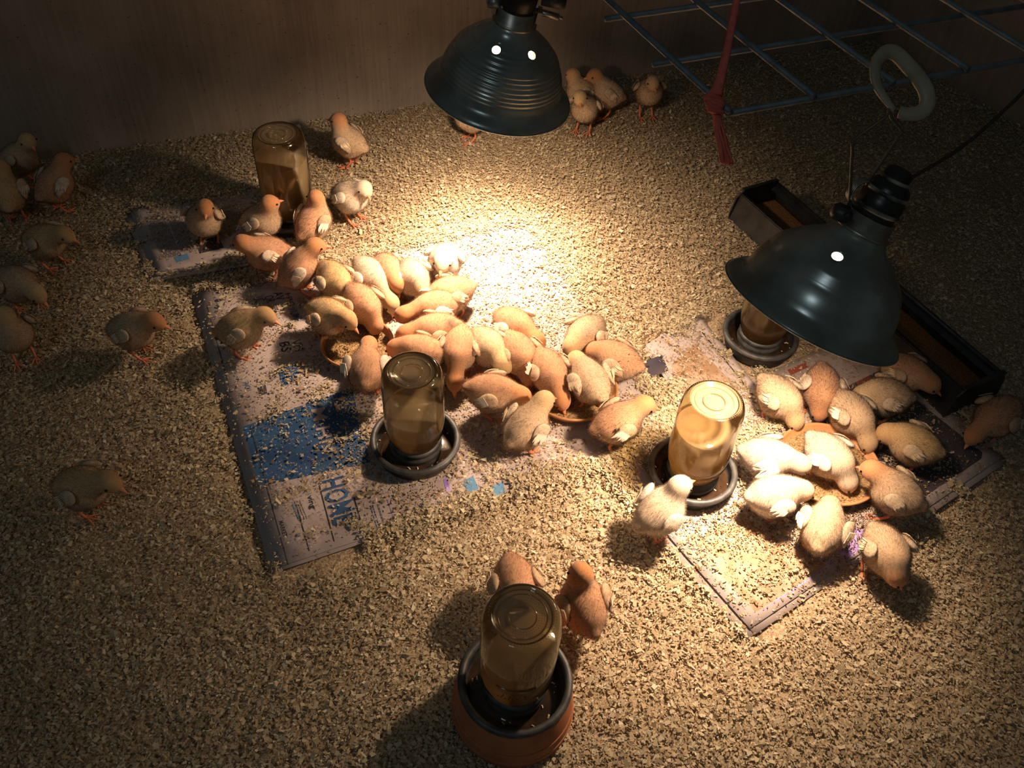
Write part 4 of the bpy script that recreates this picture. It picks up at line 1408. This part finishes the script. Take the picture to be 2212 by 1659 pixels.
# ------------------------------------------------------------------ trough
A = un(1575, 473, 0)
Bq = un(2036, 904, 0)
Dq = un(2131, 844, 0)
lx = norm((Bq - A)[:2])
ly = np.array([-lx[1], lx[0]])
if (Dq - Bq)[:2] @ ly < 0:
    ly = -ly
TW = float((Dq - Bq)[:2] @ ly)
TL = float(np.linalg.norm((Bq - A)[:2]))
t = thing('feed_trough', (A[0], A[1], 0), 'long black metal feed trough running behind the tilted lamp', 'feed trough', math.atan2(lx[1], lx[0]))
sg = 1.0 if np.cross(np.append(lx, 0), np.append(ly, 0))[2] > 0 else -1.0
TH = 0.055


def plate(name, quad, th_, mat, label=None):
    q = np.array(quad, float)
    nn = norm(np.cross(q[1] - q[0], q[3] - q[0])) * th_
    mb = MB()
    mb.add(np.concatenate([q, q + nn]), [(0, 3, 2, 1), (4, 5, 6, 7), (0, 1, 5, 4), (1, 2, 6, 5), (2, 3, 7, 6), (3, 0, 4, 7)])
    mb.v = [np.column_stack([v[:, 0], v[:, 1] * sg, v[:, 2]]) for v in mb.v]
    return obj(name, mb.mesh(name, mat, False), t, label)


ins = 0.014
plate('bottom', [(0, 0, 0.004), (TL, 0, 0.004), (TL, TW, 0.004), (0, TW, 0.004)], 0.002, M_TROUGH)
plate('side_panel', [(0, 0, 0.002), (TL, 0, 0.002), (TL, ins, TH), (0, ins, TH)], 0.002, M_TROUGH)
plate('side_panel', [(0, TW, 0.002), (TL, TW, 0.002), (TL, TW - ins, TH), (0, TW - ins, TH)], 0.002, M_TROUGH)
for w0, w1 in ((ins, ins + 0.010), (TW - ins, TW - ins - 0.016)):
    plate('folded_lip', [(0, w0, TH), (TL, w0, TH), (TL, w1, TH - 0.004), (0, w1, TH - 0.004)], 0.002, M_TROUGH)
mb = MB()
mb.tube([(0, (TW - ins) * sg, TH + 0.002), (TL, (TW - ins) * sg, TH + 0.002)], 0.0045, 10)
obj('rolled_edge', mb.mesh('rolled_edge', M_TROUGH), t)
for x in (0, TL):
    pr = [(-0.003, 0), (TW + 0.003, 0), (TW + 0.003, 0.016), (TW - 0.004, TH * 0.85), (TW - 0.016, TH + 0.010), (TW * 0.5, TH + 0.012), (0.020, TH + 0.008), (0.004, TH * 0.9), (-0.003, 0.018)]
    mb = MB()
    n_ = len(pr)
    v = np.array([(x + e_, a * sg, b) for e_ in (-0.0015, 0.0015) for a, b in pr])
    mb.add(v, [tuple(range(n_))[::-1], tuple(range(n_, 2 * n_))] + [(i, (i + 1) % n_, (i + 1) % n_ + n_, i + n_) for i in range(n_)])
    # flange folded over the end
    mb.box((x - 0.004, min(0.016 * sg, (TW - 0.014) * sg), TH + 0.009), (x + 0.004, max(0.016 * sg, (TW - 0.014) * sg), TH + 0.012))
    obj('end_panel', mb.mesh('end_panel', M_TROUGH, False), t)
v, f = [], []
nn_ = 60
for i in range(nn_ + 1):
    for j in range(9):
        x = 0.003 + (TL - 0.006) * i / nn_
        y = 0.010 + (TW - 0.020) * j / 8
        v.append((x, y * sg, 0.020 + 0.003 * wnoise(np.array([x]), np.array([y]), 40, 77)[0]))
for i in range(nn_):
    for j in range(8):
        f.append((i * 9 + j, (i + 1) * 9 + j, (i + 1) * 9 + j + 1, i * 9 + j + 1))
obj('feed', make_mesh('feed', np.array(v), f, M_TROUGH_FEED, True), t, 'reddish-brown feed in the trough', 'stuff')


# ------------------------------------------------------------------ heat lamps
PROF = [(0.1085, 0.0), (0.1080, 0.003), (0.1030, 0.0085), (0.0975, 0.0125), (0.0930, 0.0170), (0.0905, 0.0225), (0.0895, 0.030), (0.0880, 0.038), (0.0855, 0.047),
        (0.0820, 0.056), (0.0790, 0.0615), (0.0792, 0.0630), (0.0765, 0.0670), (0.0767, 0.0685), (0.0735, 0.0725), (0.0737, 0.0740), (0.0690, 0.0790), (0.0620, 0.0870), (0.0540, 0.0945), (0.0460, 0.1010), (0.0390, 0.1065),
        (0.0340, 0.1120), (0.0310, 0.1180), (0.0295, 0.1250)]


def heat_lamp(center, axis, label, watts, holes, rings=0, spot_axis=None, zs=1.0, aim=(0, 1, 0)):
    """Spun aluminium brooder lamp; local z runs from the rim to the socket."""
    root = bpy.data.objects.new('heat_lamp', None)
    C.objects.link(root)
    root.empty_display_size = 0.02
    tag(root, label, 'heat lamp', 'clamp heat lamps over the pen')
    Rr = frame(axis, (1, 0, 0))
    Rs = Rr * np.array([1, 1, zs])
    M = mat4(Rs, center)
    root.matrix_world = Matrix(M.tolist())
    prof = list(PROF)
    if rings:
        prof = []
        zz = np.linspace(0.030, 0.100, 57)
        base_z = np.array([p[1] for p in PROF])
        base_r = np.array([p[0] for p in PROF])
        prof = [p for p in PROF if p[1] < 0.030] + [(float(np.interp(z, base_z, base_r)) + 0.00035 * math.sin(i_ * math.pi), z) for i_, z in enumerate(zz)] + [p for p in PROF if p[1] > 0.1001]
        prof = [(r_ + (0.0006 * math.sin(k * math.pi / 2.5) if 0.030 <= z_ <= 0.1 else 0), z_) for k, (r_, z_) in enumerate(prof)]
    inner = [(r_ - 0.0012, z_ + 0.0004) for r_, z_ in prof]
    mb = MB()
    v, f = lathe(prof + inner[::-1], 96)
    n_ = 96
    k = len(prof) * 2
    f += [((k - 1) * n_ + j, (k - 1) * n_ + (j + 1) % n_, (j + 1) % n_, j) for j in range(n_)]
    mb.add(v, f)
    me_ = mb.mesh('reflector', M_ALU, True)
    o = obj('reflector', me_, root, 'spun tarnished aluminium shade')
    # real vent holes bored through the shade
    cb = MB()
    for a, z_ in holes:
        r_ = float(np.interp(z_, [p[1] for p in PROF], [p[0] for p in PROF]))
        dr = norm(np.array([math.cos(a), math.sin(a), 0.85]))
        c_ = np.array([r_ * math.cos(a), r_ * math.sin(a), z_])
        cb.tube([c_ - dr * 0.012, c_ + dr * 0.012], 0.0062, 20)
    cut = bpy.data.objects.new('cut', cb.mesh('cut', None, False))
    C.objects.link(cut)
    cut.matrix_world = root.matrix_world
    md = o.modifiers.new('holes', 'BOOLEAN')
    md.object = cut
    md.operation = 'DIFFERENCE'
    md.solver = 'EXACT'
    bpy.context.view_layer.update()
    me2 = bpy.data.meshes.new_from_object(o.evaluated_get(bpy.context.evaluated_depsgraph_get()))
    o.modifiers.clear()
    o.data = me2
    bpy.data.objects.remove(cut)
    # inner surface is cleaner metal
    me2.materials.clear()
    me2.materials.append(M_ALU)
    me2.materials.append(M_ALU_IN)
    zs_ = [p[1] for p in PROF]
    rs_ = [p[0] for p in PROF]
    for p in me2.polygons:
        c_ = p.center
        q = math.hypot(c_.x, c_.y)
        if q < 1e-6:
            continue
        if (p.normal.x * c_.x + p.normal.y * c_.y) / q < -0.05:
            p.material_index = 1
    mb = MB()
    mb.lathe([(0.1085 + 0.0013 * math.cos(a), 0.0006 + 0.0013 * math.sin(a)) for a in np.linspace(0, 2 * np.pi, 9)], 96)
    obj('rolled_rim', mb.mesh('rolled_rim', M_ALU), root)
    mb = MB()
    mb.lathe([(0.0298, 0.121), (0.0315, 0.1235), (0.0300, 0.1262), (0.0278, 0.128), (0.0275, 0.146), (0.0262, 0.1465), (0.0255, 0.128)], 40)
    obj('collar', mb.mesh('collar', M_COLLAR), root, 'plain metal neck collar')
    mb = MB()
    mb.lathe([(0, 0.110), (0.0235, 0.112), (0.0240, 0.150), (0.0250, 0.160), (0.0250, 0.172), (0.0225, 0.176), (0.0230, 0.184), (0.0205, 0.190), (0.0150, 0.196), (0.0148, 0.208), (0.0095, 0.212), (0, 0.213)], 32)
    obj('socket', mb.mesh('socket', M_SOCKET), root, 'black bulb socket' if rings else 'black bulb socket spattered with pale dirt')
    if not rings:
        for zq, rq in ((0.156, 0.0246), (0.179, 0.0226), (0.196, 0.0150)):
            mb = MB()
            mb.lathe([(rq + 0.0016 * math.cos(a), zq + 0.0030 * math.sin(a)) for a in np.linspace(0, 2 * np.pi, 9)], 32)
            obj('socket_ring', mb.mesh('socket_ring', M_SPATTER), root, 'socket ring caked with pale dirt')
    mb = MB()
    mb.lathe([(0, 0.028), (0.030, 0.029), (0.044, 0.034), (0.0475, 0.042), (0.046, 0.054), (0.038, 0.072), (0.027, 0.090), (0.020, 0.104), (0.017, 0.112)], 40)
    obj('bulb', mb.mesh('bulb', M_BULB), root, 'glowing reflector bulb')
    li = bpy.data.lights.new('bulb_beam', 'SPOT')
    li.energy = watts
    li.color = LAMP_COL
    li.spot_size = SPOT_SIZE[0 if rings else 1]
    li.spot_blend = 0.9
    li.shadow_soft_size = 0.022
    lo = bpy.data.objects.new('bulb_beam', li)
    C.objects.link(lo)
    sa_ = norm(axis if spot_axis is None else spot_axis)
    lo.location = np.asarray(center) + norm(axis) * 0.018
    lo.rotation_euler = Vector((-sa_[0], -sa_[1], -sa_[2])).to_track_quat('-Z', 'Y').to_euler()
    hb_ = bpy.data.lights.new('bulb_hot_beam', 'SPOT')
    hb_.energy = BEAM_WATTS[0 if rings else 1]
    hb_.color = (1.0, 0.75, 0.52)
    hb_.spot_size = BEAM_SIZE[0 if rings else 1]
    hb_.spot_blend = 1.0
    hb_.shadow_soft_size = 0.022
    ho = bpy.data.objects.new('bulb_hot_beam', hb_)
    C.objects.link(ho)
    ho.location = lo.location
    ho.rotation_euler = (Vector(aim) - Vector(lo.location)).to_track_quat('-Z', 'Y').to_euler()
    return root, Rr


def axis_from_px(dx, dy, tow):
    return norm(_rt * dx - _up * dy - _fw * tow)


c1 = un_depth(1076, 198, 1912 * 0.217 / 318)
ax1 = axis_from_px(0.215, -0.635, 0.742)
c2 = un_depth(1752, 668, 1912 * 0.217 / 408)
ax2 = axis_from_px(0.87 * 0.43, -0.87 * 0.903, 0.49)


def hole_angle(c, ax_, px):
    """Angle round the lamp axis of the vent seen at a photo pixel."""
    Rr = frame(ax_, (1, 0, 0))
    dep = float((np.asarray(c) + norm(ax_) * 0.1 - _cp) @ _fw)
    p = Rr.T @ (un_depth(px[0], px[1], dep - 0.03) - np.asarray(c))
    return math.atan2(p[1], p[0])


L1, R1_ = heat_lamp(c1, ax1, 'ridged heat lamp hanging in front of the back wall, two lit vent holes', LAMP_WATTS[0],
                    [(hole_angle(c1, ax1, (1077, 91)), 0.098), (hole_angle(c1, ax1, (1155, 78)), 0.098)], rings=1, aim=tuple(un(1065, 545)), zs=0.90, spot_axis=(0.03, -0.05, 0.99))
L2, R2_ = heat_lamp(c2, ax2, 'tilted heat lamp hanging from the wire panel, one lit vent hole', LAMP_WATTS[1],
                    [(hole_angle(c2, ax2, (1822, 538)), 0.094)], zs=0.84, spot_axis=(0.22, 0.06, 0.97), aim=tuple(un(1590, 1060)))


def local(root, pts):
    Mi = np.linalg.inv(np.array(root.matrix_world))
    p = np.atleast_2d(np.asarray(pts, float))
    return p @ Mi[:3, :3].T + Mi[:3, 3]


# clamp bracket and wing bolt of the hanging lamp
mb = MB()
mb.box((-0.034, -0.010, 0.132), (-0.028, 0.010, 0.150))
obj('clamp_strap', mb.mesh('clamp_strap', M_STEEL, False), L1)
mb = MB()
mb.box((0.028, -0.010, 0.132), (0.034, 0.010, 0.150))
obj('clamp_strap', mb.mesh('clamp_strap', M_STEEL, False), L1)
mb = MB()
e1 = R1_.T @ _rt
e1 = norm([e1[0], e1[1], 0])
mb.tube([e1 * 0.026 + [0, 0, 0.146], e1 * 0.058 + [0, 0, 0.144]], 0.0048, 12).tube([e1 * 0.056 + [0, 0, 0.144], e1 * 0.064 + [0, 0, 0.1435]], 0.0026, 8)
obj('clamp_bolt', mb.mesh('clamp_bolt', M_COLLAR), L1)
mb = MB()
for a in np.linspace(0, 2 * np.pi, 3, endpoint=False):
    mb.tube([e1 * 0.046 + [0, 0, 0.168], e1 * 0.046 + [0.012 * math.cos(a), 0.012 * math.sin(a), 0.172]], [0.006, 0.004], 8)
mb.tube([e1 * 0.030 + [0, 0, 0.168], e1 * 0.062 + [0, 0, 0.168]], 0.011, 12)
obj('wing_nut', mb.mesh('wing_nut', M_GALV), L1)
mb = MB()
mb.tube([-e1 * 0.024 + [0, 0, 0.146], -e1 * 0.040 + [0, 0, 0.147]], 0.0105, 14)
mb.tube([-e1 * 0.040 + [0, 0, 0.147], -e1 * 0.043 + [0, 0, 0.147]], 0.005, 10)
obj('clamp_knuckle', mb.mesh('clamp_knuckle', M_STEEL), L1)
mb = MB()
top1 = np.asarray(c1) + ax1 * 0.190
mb.tube(local(L1, smooth_path([top1, top1 + [0.004, -0.004, 0.06], top1 + [0.004, -0.01, 0.25], top1 + [0.0, -0.02, 0.75]], 16)), 0.0034, 8)
obj('power_cord', mb.mesh('power_cord', M_CORD), L1)

# ------------------------------------------------------------------ wire panel overhead, hook, hanger, twine
GZ = 0.63
ga = un(1566, 246, GZ)
gd = norm(un(2212, 130, GZ) - ga)                      # along the front bar
gp = norm(un(1300, 0, GZ) - ga)                        # along the cross bars
gp = norm(gp - 0.0 * gd)
panel = thing('wire_panel', (ga[0], ga[1], 0), 'blue-grey welded wire panel hung level over the dark corner of the pen', 'wire panel')
s1 = float(np.linalg.norm(un(1750, 216, GZ) - ga))
s2 = float(np.linalg.norm(un(1450, 133, GZ) - ga))


def bar(p, q, r):
    mb = MB()
    mb.tube([p - [ga[0], ga[1], 0], (p + q) / 2 - [ga[0], ga[1], 0], q - [ga[0], ga[1], 0]], r, 8)
    obj('bar', mb.mesh('bar', M_BAR), panel)


for k in range(7):                                     # cross bars lie on top
    st = ga + gd * s1 * k + np.array([0, 0, 0.0055])
    bar(st - gp * 0.006, st + gp * s2 * 5.1, 0.0033)
for k in range(6):
    st = ga + gp * s2 * k
    bar(st - gd * (0.018 if k else 0.0), st + gd * s1 * 6.2, 0.0033)

# white plastic hook over the front bar
hb = un(1944, 178, GZ)
hx = norm(_rt - np.array([0, 0, 1]) * _rt[2])
pts_px = [(1932, 238, 0.0), (1912, 214, 0.0), (1894, 182, 0.0), (1890, 150, 0), (1898, 126, 0), (1914, 112, 0), (1936, 116, 0), (1960, 140, 0), (1984, 168, 0), (2001, 198, 0), (2002, 226, 0), (1988, 243, 0), (1962, 246, 0), (1942, 242, 0)]
dep = float((hb - _cp) @ _fw) - 0.004
hp = []
for k, (x, y, _) in enumerate(pts_px):
    w_ = -0.012 if k < 5 else 0.010
    hp.append(un_depth(x, y, dep + w_ * 0.0 + 0.02 * (k / 13 - 0.5)))
hp = smooth_path(hp, 40)
hk = thing('plastic_hook', tuple(hp.mean(0)), 'off-white plastic strap loop hooked over the wire panel\'s front bar', 'hook')
ctr_ = hp.mean(0)
mb = MB()
tw_ = np.interp(np.linspace(0, 1, 40), [0, 0.12, 0.3, 0.6, 0.85, 1.0], [0.0035, 0.0058, 0.0068, 0.0078, 0.0078, 0.0058])
mb.tube(hp - ctr_, tw_, 12, flat=0.62)
obj('strap', mb.mesh('strap', M_HOOK, True), hk)

# wire hanger of the tilted lamp, spring coil, clamp, cord
nk = np.asarray(c2) + ax2 * 0.113
dn = float((nk - _cp) @ _fw)
dt = float((hp[0] - _cp) @ _fw)
def wp(x, y, t):
    return un_depth(x, y, dn + (dt - dn) * t)
ctop = wp(1922, 236, 1.0)
mb = MB()
mb.tube(local(L2, smooth_path([wp(1926, 226, 1.0), ctop, wp(1908, 256, 0.92), wp(1846, 302, 0.76), wp(1841, 330, 0.66), wp(1836, 420, 0.25), wp(1833, 446, 0.10)], 40)), 0.0017, 7)
mb.tube(local(L2, smooth_path([ctop, wp(1926, 256, 0.92), wp(1946, 281, 0.82), wp(1938, 300, 0.75), wp(1880, 386, 0.3), wp(1872, 400, 0.22)], 40)), 0.0017, 7)
obj('hanger_wire', mb.mesh('hanger_wire', M_WIRE), L2, 'bent dark wire hanger')
cc2 = wp(1858, 414, 0.2)
mb = MB()
hxx, hyy = norm(_rt * 0.86 + _up * 0.45), norm(_up * 0.75 - _rt * 0.3 - _fw * 0.6)
hzz = np.cross(hxx, hyy)
co = [cc2 + hxx * 0.013 * math.cos(a) + hyy * 0.012 * math.sin(a) + hzz * 0.0022 * (a / 6.28 - 2.5) * 1.0 for a in np.linspace(0, 2 * np.pi * 5, 120)]
mb.tube(local(L2, co), 0.0011, 6)
obj('spring', mb.mesh('spring', M_COLLAR), L2, 'pale coil spring of the clamp')
kc = wp(1822, 462, 0.05)
mb = MB()
kdir = norm(_rt * 0.9 - _up * 0.4)
mb.tube(local(L2, [kc - kdir * 0.013, kc - kdir * 0.008, kc + kdir * 0.008, kc + kdir * 0.014]), [0.007, 0.0115, 0.012, 0.009], 12)
mb.tube(local(L2, [kc - _fw * 0.006 - _up * 0.004, kc - _fw * 0.017 - _up * 0.004]), 0.0042, 10)
obj('clamp_knuckle', mb.mesh('clamp_knuckle', M_GALV), L2)
sk = np.asarray(c2) + ax2 * 0.175
ds_ = float((sk - _cp) @ _fw)
mb = MB()
mb.tube(local(L2, smooth_path([sk, un_depth(1942, 394, ds_ + 0.01), un_depth(1990, 372, ds_ + 0.03), un_depth(2080, 316, ds_ + 0.06), un_depth(2150, 256, ds_ + 0.08), un_depth(2230, 176, ds_ + 0.10), un_depth(2330, 40, ds_ + 0.10)], 40)), 0.0022, 7)
obj('power_cord', mb.mesh('power_cord', M_CORD), L2, 'thin black power cord')

# red twine tied round the panel corner
tw0 = un(1540, 222, GZ + 0.006)
dtw = float((tw0 - _cp) @ _fw)
def tp(x, y, d=0.0):
    return un_depth(x, y, dtw - 0.008 + d)
tw = thing('baling_twine', tuple(tp(1540, 222)), 'red baling twine knotted at the wire panel corner with a frayed hanging end', 'twine')
o_ = tp(1540, 222)
mb = MB()
vert = np.array([0, 0, 1.0])
path = [tp(1546, 205), tp(1556, 170), tp(1570, 110), tp(1580, 60), tp(1592, 0), tp(1606, -70), tp(1640, -240)]
mb.tube(smooth_path(path, 24) - o_, np.interp(np.linspace(0, 1, 24), [0, 0.15, 0.4, 1], [0.0065, 0.0045, 0.0036, 0.0034]), 8, flat=0.6)
obj('strand', mb.mesh('strand', M_TWINE), tw)
mb = MB()
rr = random.Random(3)
for k in range(5):
    a = [tp(1524 + rr.uniform(-2, 6), 214 + rr.uniform(-8, 8), -0.004), tp(1536 + rr.uniform(-4, 4), 205 + 8 * k, -0.010), tp(1556 + rr.uniform(-2, 6), 218 + 6 * k, -0.004), tp(1548, 232 + 3 * k, 0.010), tp(1530, 220 + 4 * k, 0.006)]
    mb.tube(smooth_path(a, 18) - o_, 0.0024, 7)
obj('knot', mb.mesh('knot', M_TWINE), tw)
mb = MB()
for k in range(16):
    u_ = (k + 0.5) / 16
    x1 = 1558 + 26 * u_
    a = [tp(1545 + 6 * u_, 232), tp(1543 + 16 * u_, 266, 0.004 * math.sin(k * 2.1)), tp(1550 + 22 * u_, 310, 0.005 * math.sin(k * 1.3)), tp(x1, 352 + rr.uniform(-8, 4), 0.005 * math.sin(k * 1.7))]
    mb.tube(smooth_path(a, 12) - o_, 0.00125, 5)
obj('frayed_end', mb.mesh('frayed_end', M_TWINE), tw, kind='stuff')
print('chicks', len(CHICKS), 'shavings', n)
